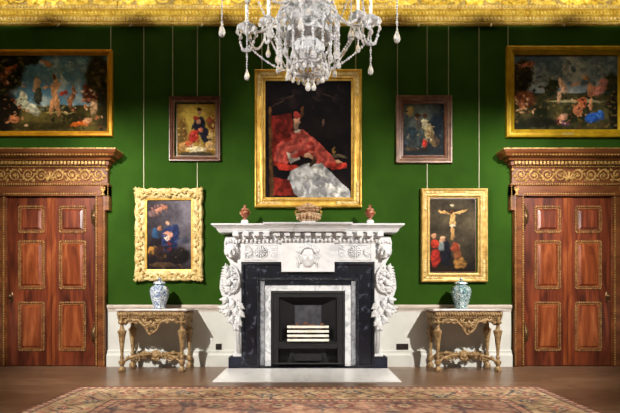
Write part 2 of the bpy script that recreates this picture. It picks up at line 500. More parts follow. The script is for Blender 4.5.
# ---- gilded entablature under the ceiling
ZB = 5.15
t1 = MB()
t1.mould([(0.0, ZB), (.05, ZB), (.05, ZB+.035), (.065, ZB+.04), (.065, ZB+.11), (.085, ZB+.12), (.085, ZB+.19),
          (.11, ZB+.2), (.13, ZB+.235), (.13, ZB+.25), (.03, ZB+.255), (.03, ZB+.86), (.1, ZB+.9), (.24, ZB+1.05), (.4, ZB+1.2), (.4, RZ), (0, RZ)],
         -RX, RX, mitre=False)
trim = struct('trim_1', t1, noisy('shade_toned_gilding', [(.3, (176, 136, 38)), (.7, (222, 190, 84))], .45, .15, 10, 4, bump=.4, bscale=60))  # base toned darker, painting in the shade between the beads
mb = MB()
beadrow(mb, (-4.95, -.055, ZB+.018), (4.95, -.055, ZB+.018), .013, .034)
mb.build('bead_moulding', M['gold_pale'], trim, True)
mb = MB()
eggrow(mb, -4.95, 4.95, -.068, ZB+.078, .02, .027, .058)
mb.build('egg_moulding', M['gold_pale'], trim, True)
mb = MB()
eggrow(mb, -4.95, 4.95, -.09, ZB+.155, .017, .026, .052, lean=.5)
mb.build('rope_moulding', M['gold_cornice'], trim, True)
mb = MB()
eggrow(mb, -4.95, 4.95, -.125, ZB+.225, .02, .018, .05)
mb.build('leaf_moulding', M['gold_pale'], trim, True)
mb = MB(); mb.box(-5.2, 5.2, -.034, -.029, ZB+.27, ZB+.82); mb.build('frieze_ground', M['gold_ground'], trim)
mb = MB()
for k in range(6):
    xa = -4.95 + k*1.65
    rinceau(mb, xa+.02, xa+1.63, ZB+.24, ZB+.72, -.045, .019, 2)
    for j in range(44):
        leafy(mb, xa + random.random()*1.65, ZB+.27+random.random()*.35, -.042, random.random()*6.3, .1, .06, .018, 1)
mb.build('acanthus_frieze', M['gold_cornice'], trim, True)
for name, xs in (('trim_2', -1), ('trim_3', 1)):
    mb = MB()
    x0, x1 = sorted((xs*RX, xs*(RX-.09)))
    mb.box(x0, x1, RY, -.14, ZB, ZB+.25); x0, x1 = sorted((xs*RX, xs*(RX-.3))); mb.box(x0, x1, RY, -.41, ZB+.9, RZ)
    struct(name, mb, M['gold_cornice'])
    mb = MB()
    x0, x1 = sorted((xs*RX, xs*(RX-.03))); mb.box(x0, x1, RY, -.14, .16, .88)
    x0, x1 = sorted((xs*RX, xs*(RX-.07))); mb.box(x0, x1, RY, -.14, .88, .94); mb.box(x0, x1, RY, -.14, 0, .16)
    struct('baseboard_left' if xs < 0 else 'baseboard_right', mb, M['dado'])

# ---- dado between the doors and the fireplace
def dado(x0, x1, name):
    mb = MB()
    mb.mould([(0, 0), (.075, 0), (.075, .17), (.065, .185), (.05, .195), (.05, .235), (.02, .245), (.02, .83), (0, .831)], x0, x1, mitre=False)
    o = struct(name, mb, M['dado'])
    r = MB(); r.mould([(0, .83), (.025, .83), (.03, .85), (.03, .865), (.05, .872), (.065, .905), (.065, .925), (0, .93)], x0, x1, mitre=False)
    ro = r.build('dado_rail', M['rail_pink'], o)
    b = MB(); eggrow(b, x0+.02, x1-.02, -.033, .857, .009, .009, .024); b.build('bead_moulding', M['dado'], ro, True)
    return o
FX = -.03
dado(WX(108.5), FX-.99, 'trim_4')
dado(FX+.99, WX(510.5), 'trim_5')

# ---- doors with carved mahogany surrounds
def door(name, pxl, pxr, hinge):
    """pxl, pxr: photo columns of the leaf edges at the wall"""
    xl, xr = WX(pxl), WX(pxr); c = (xl+xr)/2; hw = (xr-xl)/2
    root = thing(name, (c, 0, 0), kind='structure')
    zt = WZ(197)                                  # top of the leaf
    # surround
    ow = hw + .165; ear = hw + .225
    f = MB()
    zt2 = zt + .15
    prof = [(0, 0), (0, -.09), (.02, -.095), (.035, -.085), (.035, -.07), (.115, -.065), (.12, -.075), (.145, -.075), (.15, -.04), (.165, -.04), (.165, 0)]
    for sg in (-1, 1):
        vs = []; n = len(prof)
        for z in (0, zt):
            for u, y in prof: vs.append((c + sg*(ow-u), y, z))
        f.add(vs, [(i, i+1, n+i+1, n+i) for i in range(n-1)] + [tuple(range(n)), tuple(range(n, 2*n))])
        a, b = sorted((c+sg*(ow-.02), c+sg*ear)); f.box(a, b, -.088, 0, WZ(211), zt2)
    f.box(c-ear, c+ear, -.088, 0, zt, zt2)
    fr = f.build('door_frame', M['mahogany_dark'], root)
    g = MB()
    for sg in (-1, 1):
        beadrow(g, (c+sg*(ow-.013), -.095, .02), (c+sg*(ow-.013), -.095, WZ(211)), .011, .032)
        beadrow(g, (c+sg*(ear-.013), -.093, WZ(211)), (c+sg*(ear-.013), -.093, zt2), .011, .032)
        beadrow(g, (c+sg*(ow-.132), -.078, .02), (c+sg*(ow-.132), -.078, zt+.03), .014, .036)
        leafy(g, c+sg*(ear-.09), zt+.05, -.09, pi/2, .07, .06, .012, 2); leafy(g, c+sg*(ear-.09), zt+.05, -.09, -pi/2, .05, .05, .012, 1)
        g.ell((c+sg*(ear-.09), -.095, zt+.055), (.018, .012, .018))
    beadrow(g, (c-hw-.03, -.09, zt+.03), (c+hw+.03, -.09, zt+.03), .014, .036)
    g.build('gilt_beading', M['gold_door'], fr, True)
    # entablature
    fx = ear - .03
    z0 = zt2; Q = .9
    e = MB()
    e.box(c-fx, c+fx, -.07, 0, z0+Q*.04, z0+Q*.31)
    e.mould([(0, z0), (.08, z0), (.09, z0+Q*.02), (.09, z0+Q*.04), (0, z0+Q*.045)], c-fx+.06, c+fx-.06)
    e.mould([(0, z0+Q*.30), (.085, z0+Q*.30), (.09, z0+Q*.335), (.115, z0+Q*.34), (.12, z0+Q*.4), (.16, z0+Q*.41), (.17, z0+Q*.44), (.235, z0+Q*.46),
             (.245, z0+Q*.485), (.27, z0+Q*.51), (.285, z0+Q*.545), (.285, z0+Q*.565), (0, z0+Q*.575)], c-fx+.08, c+fx-.08)
    en = e.build('entablature', M['mahogany_dark'], root)
    g = MB(); eggrow(g, c-fx, c+fx, -.095, z0+Q*.025, .011, .018, .034)
    g.build('leaf_moulding', M['gold_door'], en, True)
    g = MB(); rinceau(g, c-fx+.03, c+fx-.03, z0+Q*.06, z0+Q*.3, -.076, .0135, 4)
    g.build('scroll_frieze', M['gold_door'], en, True)
    g = MB()
    k = int(2*fx/.052)
    for i in range(k):
        x = c-fx+2*fx*(i+.5)/k - .0
        g.box(x-.015, x+.015, -.145, -.115, z0+Q*.345, z0+Q*.398)
    eggrow(g, c-fx+.01, c+fx-.01, -.095, z0+Q*.32, .012, .012, .03)
    g.build('dentils', M['gold_door'], en)
    g = MB(); eggrow(g, c-fx-.08, c+fx+.08, -.24, z0+Q*.472, .017, .015, .045)
    g.mould([(.275, z0+Q*.552), (.292, z0+Q*.552), (.292, z0+Q*.568), (.275, z0+Q*.57)], c-fx+.08, c+fx-.08)
    g.build('cornice_gilding', M['gold_door'], en)
    # leaf
    lf = MB()
    lf.box(xl+.004, xr-.004, -.03, 0, .012, zt-.004)
    sw = .09
    leaf = lf.build('door_leaf', M['mahogany'], root)
    cols = ((c-hw*.74, c-hw*.17), (c+hw*.19, c+hw*.77))
    rows = ((WZ(232.5), WZ(207)), (WZ(288.5), WZ(241.5)), (WZ(350), WZ(302.5)))
    st = MB(); st.box(c-hw*.10, c-.0035, -.036, -.028, .02, zt-.01); st.box(c+.0035, c+hw*.10, -.036, -.028, .02, zt-.01)
    st.build('centre_stile', M['mahogany_light'], leaf)
    for (a, b) in cols:
        for (zb, zz) in rows:
            p = MB(); p.ring(a+.02, b-.02, zb+.02, zz-.02, [(0, -.03), (.0, -.034), (.024, -.034), (.05, -.056), (.056, -.056)], fill=True)
            po = p.build('door_panel', M['mahogany_light'] if (zb < 1.2) else M['mahogany'], leaf)
            g = MB()
            for (q, r_) in (((a, zb), (b, zb)), ((b, zb), (b, zz)), ((b, zz), (a, zz)), ((a, zz), (a, zb))):
                beadrow(g, (q[0], -.036, q[1]), (r_[0], -.036, r_[1]), .0155, .034)
            g.ring(a-.012, b+.012, zb-.012, zz+.012, [(.038, -.03), (.038, -.04), (.044, -.04), (.044, -.03)])
            g.build('panel_moulding', M['gilt_wood'], po)
    # handle and hinges
    hx = c - hinge*(hw-.06)
    h = MB(); zh = WZ(296)
    h.prism([(hx-.022, zh-.09), (hx+.022, zh-.09), (hx+.026, zh), (hx+.018, zh+.06), (hx, zh+.08), (hx-.018, zh+.06), (hx-.026, zh)], -.038, -.03)
    h.tube([(hx, -.036, zh), (hx, -.06, zh)], .012, 8); h.ell((hx, -.075, zh), (.028, .022, .028), 0, 10, 6)
    h.tube([(hx, -.05, zh-.06), (hx-.02*hinge, -.055, zh-.09), (hx, -.05, zh-.12)], .007, 6)
    h.build('door_handle', M['brass_dark'], leaf, True)
    for zc in (WZ(217), WZ(334)):
        h = MB(); xh = c + hinge*(hw-.012)
        h.tube([(xh, -.045, zc-.16), (xh, -.045, zc+.16)], .012, 8)
        for q in (-.17, 0, .17): h.ell((xh, -.045, zc+q), (.015, .015, .02))
        h.prism([(xh-hinge*.045, zc-.1), (xh-hinge*.01, zc-.12), (xh-hinge*.01, zc+.12), (xh-hinge*.045, zc+.1), (xh-hinge*.06, zc)], -.038, -.03)
        h.build('hinge', M['brass_dark'], leaf, True)
    return root
door('door_1', 9, 96.5, 1)
door('door_2', 523, 609.5, -1)

# ================================================================== FLOOR COVERINGS
# hearth slab
hs = MB(); hs.box(FX-1.19, FX+1.17, -1.28, -.285, 0, .012)
tag(hs.build('hearth_slab', M['marble_hearth'], None, bevel=.003), 'white marble hearth slab set in the wooden floor before the fireplace', 'hearth')

def rug():
    X0, X1, Y0, Y1 = -2.72, 2.72, -9.0, -1.6
    nx, ny = 340, 460
    # finer rows near the far end, which is the end in view
    u, v = np.meshgrid(np.linspace(0, 1, nx+1), np.linspace(0, 1, ny+1))
    x = X0 + (X1-X0)*u; y = Y1 - (Y1-Y0)*v**1.35
    wxr = (fbm(x+9, y, 13, 51)-.5)*.05; wyr = (fbm(x, y+9, 13, 53)-.5)*.05
    d = np.minimum(np.minimum(x-X0, X1-x), np.minimum(Y1-y, y-Y0))      # distance from the edge
    s = np.where((Y1-y) <= np.minimum(x-X0, X1-x)+1e-6, x, y)             # along the border
    d0 = d; s = s + wxr; img = np.zeros(x.shape + (3,)); A = lambda c: np.array(c, float)
    n1 = fbm(x, y, 9, 11); n2 = fbm(x, y, 22, 17); n3 = vnoise(x, y, 40, 23)
    field = mixc((172, 118, 102), (202, 154, 130), np.clip((n1-.3)*2.4, 0, 1))
    img[:] = field
    def put(mask, col):
        m = np.clip(mask, 0, 1)[..., None]; return img*(1-m) + A(col)*m
    # field motifs: palmettes on a lattice
    fy = Y1 - y
    lx = np.abs(((x+.0)/.62) % 1 - .5); ly = np.abs((fy/.62) % 1 - .5)
    rr = np.sqrt(lx**2 + ly**2)
    img = put(((rr < .2) & (n2 > .38)) * .8, (112, 52, 58)); img = put(((rr < .11)) * .9, (206, 180, 140))
    img = put(((rr < .05)) * .9, (58, 66, 92))
    vine = np.abs(sin_(x*7.5 + 1.2*np.sin(fy*9)) - np.sin(fy*8 + x*2))
    img = put((vine < .16)*.65, (84, 78, 92)); img = put(((n2 > .62))*.7, (210, 184, 150)); img = put((n2 < .33)*.55, (90, 66, 78))
    # main border: tan ground with dark scrolls and palmettes
    b = (d > .13) & (d < .66)
    ground = mixc((178, 146, 108), (212, 186, 148), np.clip((n1-.25)*2, 0, 1))
    img = np.where(b[..., None], ground, img)
    t = d - .395 + wyr; ph = s*2*np.pi/.62
    wave = t - .13*np.sin(ph)
    img = np.where((b & (np.abs(wave) < .022) & (n3 > .25))[..., None], A((56, 62, 76)), img)
    wave2 = t + .15*np.sin(ph + .6)
    img = np.where((b & (np.abs(wave2) < .013))[..., None], A((128, 74, 70)), img)
    cxs = (s/.31) % 1 - .5; k = np.floor(s/.31)
    off = np.where(k % 2 == 0, .09, -.09)
    r2 = np.sqrt((cxs*.31)**2 + (t-off)**2); ang = np.arctan2(t-off, cxs*.31)
    pet = .085*(1+.28*np.cos(6*ang))
    cc = np.where((k % 3 == 0)[..., None], A((178, 92, 84)), np.where((k % 3 == 1)[..., None], A((72, 78, 96)), A((146, 66, 66))))
    img = np.where((b & (r2 < pet))[..., None], cc, img)
    img = np.where((b & (r2 < pet*.6))[..., None], A((218, 198, 160)), img)
    img = np.where((b & (r2 < pet*.25))[..., None], A((60, 56, 68)), img)
    img = np.where((b & (n2 < .30))[..., None], A((66, 66, 78)), img)
    img = np.where((b & (n2 > .66))[..., None], A((196, 124, 108)), img)
    # guard stripes
    for a_, b_, c_ in ((0, .035, (110, 66, 52)), (.035, .12, (168, 104, 92)), (.12, .135, (62, 56, 66)), (.65, .665, (62, 56, 66)),
                       (.665, .75, (196, 128, 112)), (.75, .765, (64, 58, 70))):
        m_ = (d >= a_) & (d < b_); img = np.where(m_[..., None], A(c_), img)
    g = ((d > .045) & (d < .11)) | ((d > .675) & (d < .74))
    img = np.where((g & (np.sin(s*2*np.pi/.085) > .45))[..., None], A((216, 186, 150)), img)
    img = np.where((g & (np.sin(s*2*np.pi/.085+2.2) > .8))[..., None], A((84, 76, 88)), img)
    img = img*.8 + A((184, 158, 138))*.2
    img *= (.72+.34*n1+.24*fbm(x, y, 48, 61))[..., None]
    root = thing('persian_rug', (0, (Y0+Y1)/2, 0), 'large faded red and tan patterned rug lying on the wooden floor', 'rug')
    colour_grid('pile', M['rug_wool'], root, lambda a, c: (X0+(X1-X0)*a, Y1-(Y1-Y0)*c**1.35, 0*a+.014), nx, ny, img)
    e = MB(); e.box(X0, X1, Y0, Y1, .0005, .0125); e.build('backing', plain('rug_backing', (120, 74, 60), .9), root)
def sin_(a): return np.sin(a)
rug()

# ================================================================== FIREPLACE
fp = thing('fireplace', (FX, 0, 0), 'carved white and black marble chimneypiece with deep shelf and scrolled brackets', 'fireplace')
c = FX
# plinths
for sg in (-1, 1):
    m = MB(); a, b = sorted((c+sg*.965, c+sg*1.17)); m.box(a, b, -.215, -.001, 0, .165)
    a, b = sorted((c+sg*.965, c+sg*1.15)); m.box(a, b, -.205, -.001, .165, .18)
    m.build('plinth', M['marble_navy'], fp, bevel=.004)
# black pilasters with stepped moulding, lintel
blk = MB()
for sg in (-1, 1):
    a, b = sorted((c+sg*.72, c+sg*.975)); blk.box(a, b, -.25, -.001, .0, 1.562)
    a, b = sorted((c+sg*.70, c+sg*.985)); blk.box(a, b, -.275, -.001, 0, .06)
blk.box(c-.72, c+.72, -.25, -.001, 1.285, 1.562)
for sg in (-1, 1):
    gs = MB(); a, b = sorted((c+sg*.637, c+sg*.70)); gs.box(a, b, -.238, -.001, .03, 1.286)
    gs.build('shaded_fillet', noisy('shaded_white_marble', [(.3, (96, 98, 106)), (.7, (170, 172, 178))], .3, 0, 7, 7, dist=2), fp)  # white marble in shade, with the shade put into its grey colour
gs = MB(); gs.box(c-.637, c+.637, -.238, -.001, 1.227, 1.286); gs.build('lintel_fillet', M['marble_black'], fp)
blk.build('black_surround', M['marble_black'], fp, bevel=.004)
m = MB(); m.ring(c-.965, c+.965, -.5, 1.552, [(0, -.25), (0, -.262), (.02, -.266), (.035, -.262), (.04, -.25)])
m.v = [(x, y, max(z, .06)) for x, y, z in m.v]
m.build('surround_moulding', M['marble_black'], fp)
m = MB(); m.ring(c-.74, c+.74, -.5, 1.33, [(0, -.25), (0, -.275), (.012, -.28), (.02, -.268), (.032, -.26), (.04, -.235), (.042, -.001)])
m.v = [(x, y, max(z, .03)) for x, y, z in m.v]
m.build('inner_moulding', noisy('grey_black_marble', [(.35, (30, 31, 38)), (.6, (52, 54, 62)), (.72, (120, 122, 130))], .25, 0, 9, 8, dist=2), fp)
m = MB()
for sg in (-1, 1):
    a, b = sorted((c+sg*.545, c+sg*.637)); m.box(a, b, -.222, -.001, .03, 1.227)
m.box(c-.545, c+.545, -.222, -.001, 1.138, 1.227)
m.build('marble_slip', M['marble_slip'], fp, bevel=.003)
m = MB(); m.box(c-.70, c+.70, -.28, -.001, 0, .03); m.build('sill', M['marble_black'], fp, bevel=.003)
# frieze
m = MB(); m.box(c-.985, c+.985, -.27, -.001, 1.562, 1.86)
fz = m.build('frieze', M['marble'], fp, bevel=.004)
for sg in (-1, 1):
    m = MB(); a, b = sorted((c+sg*.45, c+sg*.93))
    m.ring(a, b, 1.59, 1.82, [(0, -.27), (0, -.282), (.012, -.282), (.018, -.27)]); m.build('panel_moulding', M['marble'], fz)
    m = MB(); rc = (c+sg*.685, 1.705)
    for k in range(12):
        b = 2*pi*k/12; m.ell((rc[0]+cos(b)*.06, -.285, rc[1]+sin(b)*.06), (.03, .02, .014), b)
    for k in range(8):
        b = 2*pi*k/8; m.ell((rc[0]+cos(b)*.03, -.3, rc[1]+sin(b)*.03), (.018, .015, .01), b)
    m.ell((rc[0], -.31, rc[1]), (.014, .014, .014))
    N = 24; m.tube([(rc[0]+.092*cos(2*pi*i/N), -.276, rc[1]+.092*sin(2*pi*i/N)) for i in range(N+1)], .01, 6)
    m.build('rosette', M['marble'], fz, True)
    m = MB()
    for q in (-1, 1):
        for k in range(3):
            leafy(m, rc[0]+q*.12, rc[1], -.275, (0 if q > 0 else pi)+(k-1)*.7, .11-.02*abs(k-1), .05, .012, 2)
        spiral(m, (rc[0]+q*.2, rc[1]-.06), .035, 1.3, 0, .008, -.277, q)
        spiral(m, (rc[0]+q*.2, rc[1]+.06), .035, 1.3, 0, .008, -.277, -q)
    m.build('carved_foliage', M['marble'], fz, True)
# tablet with a mask
m = MB(); m.box(c-.385, c+.385, -.315, -.001, 1.415, 1.865)
tb = m.build('tablet', M['marble'], fp, bevel=.006)
def mask():
    m = MB(); cx, cz, y = c, 1.635, -.315
    # face: a grid of a head's front half
    n, k = 16, 20; vs = []; fs = []
    for j in range(k+1):
        t = j/k; z = cz + .13 - .285*t
        w_ = .1*sqrt(max(0, 1-(2*t-1)**2))**.8 * (1 - .28*max(0, t-.5))
        for i in range(n+1):
            s_ = -1 + 2*i/n; x = cx + w_*s_
            d = .055*sqrt(max(0, 1 - s_*s_))*sqrt(max(.0, 1-(2*t-1)**2))
            d += .03*math.exp(-((s_*w_)/.012)**2 - ((t-.52)/.1)**2)              # nose
            for e in (-1, 1):
                d -= .014*math.exp(-(((s_*w_)-e*.034)/.02)**2 - ((t-.42)/.05)**2)    # eye sockets
                d += .010*math.exp(-(((s_*w_)-e*.034)/.024)**2 - ((t-.345)/.03)**2)  # brows
                d += .008*math.exp(-(((s_*w_)-e*.042)/.02)**2 - ((t-.6)/.08)**2)
                d += .006*math.exp(-(((s_*w_)-e*.034)/.012)**2 - ((t-.42)/.02)**2)
            d += .012*math.exp(-((s_*w_)/.024)**2 - ((t-.72)/.022)**2) - .008*math.exp(-((s_*w_)/.026)**2 - ((t-.75)/.012)**2)
            d += .012*math.exp(-((s_*w_)/.022)**2 - ((t-.79)/.022)**2) + .012*math.exp(-((s_*w_)/.025)**2 - ((t-.93)/.05)**2)
            vs.append((x, y - d - .002, z))
    for j in range(k):
        for i in range(n):
            a = j*(n+1)+i; fs.append((a, a+1, a+n+2, a+n+1))
    m.add(vs, fs)
    m.build('mask_face', M['marble'], tb, True)
    h = MB()
    N = 18                       # swept-up hair and headband, hanging locks at the sides
    h.tube([(cx+.105*cos(pi*q/N), y-.03, cz+.055+.085*sin(pi*q/N)) for q in range(N+1)], .02, 7)
    for q in range(11):
        a = pi*(q+.5)/11; h.ell((cx+cos(a)*.125, y-.012, cz+.06+sin(a)*.105), (.03, .02, .016), a)
    for sg in (-1, 1):
        for r_ in range(3):
            pts = [(cx+sg*(.11+.022*r_+.012*sin(t*8+r_)-.02*t), y-.012, cz+.075-.03*r_-.17*t) for t in [i/12 for i in range(13)]]
            h.tube(pts, [.014*(1-.4*i/12) for i in range(13)], 6)
        h.ell((cx+sg*.135, y-.01, cz+.08), (.04, .02, .03), sg*.5)
    h.build('mask_hair', M['marble'], tb, True)
mask()
# bed mouldings under the shelf (break forward with the tablet)
def fp_mould(mbx, prof, hw, chw, cf):
    mbx.mould(prof, c-hw, c+hw)
    mbx.mould([(p+cf if p > 0 else 0, z) for p, z in prof], c-chw+cf, c+chw-cf)
m = MB(); fp_mould(m, [(0, 1.835), (.285, 1.835), (.29, 1.87), (.31, 1.90), (.315, 1.905), (.315, 1.975), (0, 1.98)], .99-.285+.04, .43-.285, .035)
bed = m.build('bed_moulding', M['marble'], fp)
m = MB()
eggrow(m, c-1.02, c+1.02, -.305, 1.872, .022, .026, .058)
eggrow(m, c-.40, c+.40, -.345, 1.872, .022, .026, .058)
m.build('leaf_moulding', M['marble'], bed, True)
k = 15
for i in range(k):
    m = MB()
    x = c - 1.04 + 2.08*i/(k-1)
    m.box(x-.042, x+.042, -.40 if abs(x-c) > .46 else -.43, -.31, 1.925, 1.985)
    m.build('modillion', M['marble'], bed, bevel=.003)
# the shelf
m = MB(); pr = [(0, 1.985), (.36, 1.985), (.365, 2.0), (.375, 2.005), (.385, 2.03), (.41, 2.055), (.425, 2.06), (.43, 2.07), (.45, 2.078), (.45, 2.1), (0, 2.1)]
m.mould(pr, c-1.378+.45, c+1.378-.45)
m.mould([(p+.05 if p > 0 else 0, z) for p, z in pr], c-.625-.0+.5-.5+.0, c+.625) if False else None
m2 = [(p+.11, z) for p, z in pr[1:-1]]
m.mould([(0, 1.984)] + [(p, z + (.0015 if z > 2.05 else -.001)) for p, z in m2] + [(0, 2.1015)], c-.625+.56, c+.625-.56)
m.build('mantel_shelf', M['marble'], fp)
# carved side brackets
def bracket(sg):
    X = lambda px: c + sg*(c_ref - px)/68.5     # offsets measured from the middle of the chimneypiece (308)
    c_ref = 308
    Z = lambda py: WZ(py, 6.93)
    root_m = MB()
    prof = [(241.5,236),(225,236),(223.5,243),(224,250),(226,257),(229,262),(230.5,265),(225,267),(221.5,272),(219.5,280),(219,288),(221,295),(225,301),
            (229,305),(227,311),(228,316),(232,319),(234.5,326),(235.5,340),(234,353),(232,357),(241.5,357)]
    root_m.prism([(X(a), Z(b)) for a, b in prof], -.235, -.001)
    br = root_m.build('bracket', M['marble'], fp, bevel=.012)
    y = -.245
    s_ = MB()                       # big volute with leaves
    cx_, cz_ = X(230.5), Z(281)
    pts = []; rad = []
    for i in range(34):
        t = i/33; r_ = 1-.86*t; a = pi/2 + sg*(-1)*(-1)*t*1.35*2*pi
        pts.append((cx_ + .15*r_*cos(a), y-.02, cz_ + .235*r_*sin(a))); rad.append(.022*(1-.4*t))
    s_.tube(pts, rad, 7)
    s_.ell((cx_, y+.01, cz_), (.105, .028, .19), 0, 14, 8); s_.ell((cx_-sg*(-.02), y-.045, cz_-.02), (.04, .03, .05), 0, 10, 6)
    for k in range(9):
        t = k/8; leafy(s_, cx_+sg*(.02+.03*sin(pi*t)), cz_+.17-.34*t, y-.02, pi/2 + sg*(-.9), .085, .06, .028, 2)
    for k in range(8): leafy(s_, cx_+.04*cos(k*.785), cz_+.07*sin(k*.785), y-.03, k*.785+.6*sg, .08, .06, .02, 2)
    for k in range(14):
        a = 2*pi*k/14
        leafy(s_, cx_+.085*cos(a), cz_+.15*sin(a), y-.005, a+1.2*sg, .06, .05, .02, 2)
    s_.build('volute', M['marble'], br, True)
    h = MB()                        # carved head on top of the scroll
    hx, hz = X(231.5), Z(250.5)
    h.ell((hx, y-.035, hz-.01), (.085, .075, .105), 0, 12, 8)
    h.ell((hx-sg*.0, y-.115, hz-.02), (.018, .022, .035)); h.ell((hx, y-.1, hz-.065), (.03, .02, .012)); h.ell((hx, y-.09, hz-.095), (.03, .025, .022))
    for e in (-1, 1):
        h.ell((hx+e*.032, y-.098, hz+.02), (.02, .015, .01)); h.ell((hx+e*.05, y-.085, hz-.045), (.025, .02, .03))
    for k in range(15):
        a = -.6 + (pi+1.2)*k/14
        h.ell((hx+.082*cos(a), y-.03, hz+.09*sin(a)), (.03, .03, .022), a)
    for k in range(5): h.ell((hx+(k-2)*.04, y-.05, hz+.115+.01*(2-abs(k-2))), (.024, .03, .034))
    h.build('carved_head', M['marble'], br, True)
    l = MB()                        # foliage drop
    rr = random.Random(3)
    for (px, py, a, L) in ((234,300,-2.0,.15),(229,303,-2.2,.13),(236,306,-1.6,.17),(231,309,-2.5,.13),(238,300,-1.2,.16),(226,308,-2.9,.09),(237,313,-1.5,.16),(233,315,-1.9,.12),(240,308,-1.4,.14),(228,298,-2.6,.1),(236,320,-1.5,.15),(239,317,-1.6,.13)):
        aa = a if sg < 0 else pi - a
        aa = aa if sg < 0 else aa
        leafy(l, X(px), Z(py), y-.01-.03*rr.random(), (a if sg < 0 else pi-a), L, .075, .03, 3)
    for k in range(7):
        l.ell((X(238+.1*k), y-.0, Z(322+5*k)), (.03-.002*k, .025, .035-.002*k), .5*(-1)**k)
    # drapery outer tip
    l.ell((X(224.5), y+.02, Z(312.5)), (.05, .04, .03), .5*sg)
    l.tube([(X(230), y+.01, Z(298)), (X(232), y, Z(307)), (X(237), y, Z(320)), (X(238.4), y, Z(352))], .03, 8)
    l.tube([(X(224.5), y+.02, Z(312.5)), (X(232), y, Z(307))], .02, 6)
    l.build('foliage_drop', M['marble'], br, True)
    pn = MB()
    a_, b_ = sorted((X(240.5), X(236.5)))
    pn.ring(a_, b_, Z(354), Z(330), [(0, -.235), (0, -.243), (.008, -.243), (.012, -.235)]); pn.build('shaft_panel', M['marble'], br)
bracket(-1); bracket(1)

# ---- cast iron grate inside the chimneypiece
gr = thing('fire_grate', (c, -.03, .03), 'black cast iron register grate with pale front bars in the fireplace opening', 'grate')
m = MB()
x0, x1, y0 = c-.54, c+.54, -.205
m.box(x0, c-.435, y0, -.012, .032, 1.134); m.box(c+.435, x1, y0, -.012, .032, 1.134)
m.box(c-.435, c+.435, y0, -.012, 1.055, 1.134)
m.build('iron_frame', M['iron'], gr, bevel=.004)
m = MB(); m.ring(x0+.015, x1-.015, .05, 1.12, [(0, y0), (0, y0-.008), (.012, y0-.012), (.02, y0-.004), (.03, y0)])
m.ring(c-.445, c+.445, .34, 1.065, [(0, y0), (0, y0-.012), (.018, y0-.012), (.03, y0+.01)]); m.build('frame_moulding', M['iron'], gr)
m = MB()                                  # splayed cheeks and canopy
zb, ztp = .38, 1.055
B = [(c-.2, -.03, .5), (c+.2, -.03, .5), (c+.2, -.03, .93), (c-.2, -.03, .93)]
A_ = [(c-.434, y0+.012, zb), (c+.434, y0+.012, zb), (c+.434, y0+.012, ztp), (c-.434, y0+.012, ztp)]
m.add(A_+B, [(0, 1, 5, 4), (1, 2, 6, 5), (2, 3, 7, 6), (3, 0, 4, 7)]); m.build('splayed_cheeks', M['iron'], gr, recalc=False)
m = MB(); m.box(c-.2, c+.2, -.03, -.015, .5, .93); m.ring(c-.2, c+.2, .5, .93, [(0, -.03), (0, -.036), (.015, -.036), (.02, -.03)])
m.build('fireback', M['iron_back'], gr)
m = MB(); m.box(c-.434, c+.434, -.215, -.03, .29, .382); m.box(c-.45, c+.45, -.228, -.2, .365, .385); m.build('hob_bar', M['iron'], gr, bevel=.003)
m = MB(); m.box(c-.434, c+.434, -.05, -.03, .032, .29)
m.prism([(c-.3, .06), (c+.3, .06), (c+.26, .27), (c-.26, .27)], -.12, -.05); m.box(c-.2, c+.2, -.18, -.12, .1, .2)
m.box(c-.434, c+.434, -.19, -.17, .032, .055)
m.build('ash_pit', M['iron'], gr, bevel=.004)
m = MB()
for sg in (-1, 1):
    m.box(c+sg*.285-.012, c+sg*.285+.012, -.235, -.09, .386, .63)
    m.box(c+sg*.1-.006, c+sg*.1+.006, -.235, -.226, .386, .63)
m.box(c-.28, c+.28, -.23, -.1, .386, .4); fb = m.build('fire_basket', M['iron'], gr)
for i, z in enumerate((.418, .482, .546, .612)):
    m = MB(); m.box(c-.305, c+.305, -.262, -.235, z-.0175, z+.0175); m.build('basket_bar', M['steel_bar'], fb, bevel=.005)
m = MB(); rr = random.Random(9)
for i in range(110):
    x, yy, z = c+rr.uniform(-.25, .25), rr.uniform(-.2, -.125), rr.uniform(.43, .63)
    r_ = rr.uniform(.022, .036); m.ell((x, yy, z + .02*cos((x-c)*6)), (r_, r_*.8, r_*.8), rr.random()*3, 5, 4)
tag(m.build('coals', M['coal'], None), 'heap of brown and black coals behind the pale bars of the grate', 'coal', kind='stuff')

# ================================================================== PAINTINGS
def canvas(root, x0, x1, z0, z1, y, img_fn, res=.0085, seed=1):
    nx, ny = int((x1-x0)/res), int((z1-z0)/res)
    img = img_fn(nx, ny, (x1-x0)/(z1-z0))
    colour_grid('canvas', M['oil_paint'], root, lambda u, v: (x0+(x1-x0)*u, 0*u+y, z1-(z1-z0)*v), nx, ny, img)
    b = MB(); b.box(x0-.01, x1+.01, y+.003, -.004, z0-.01, z1+.01); b.build('backboard', M['rosewood'], root)

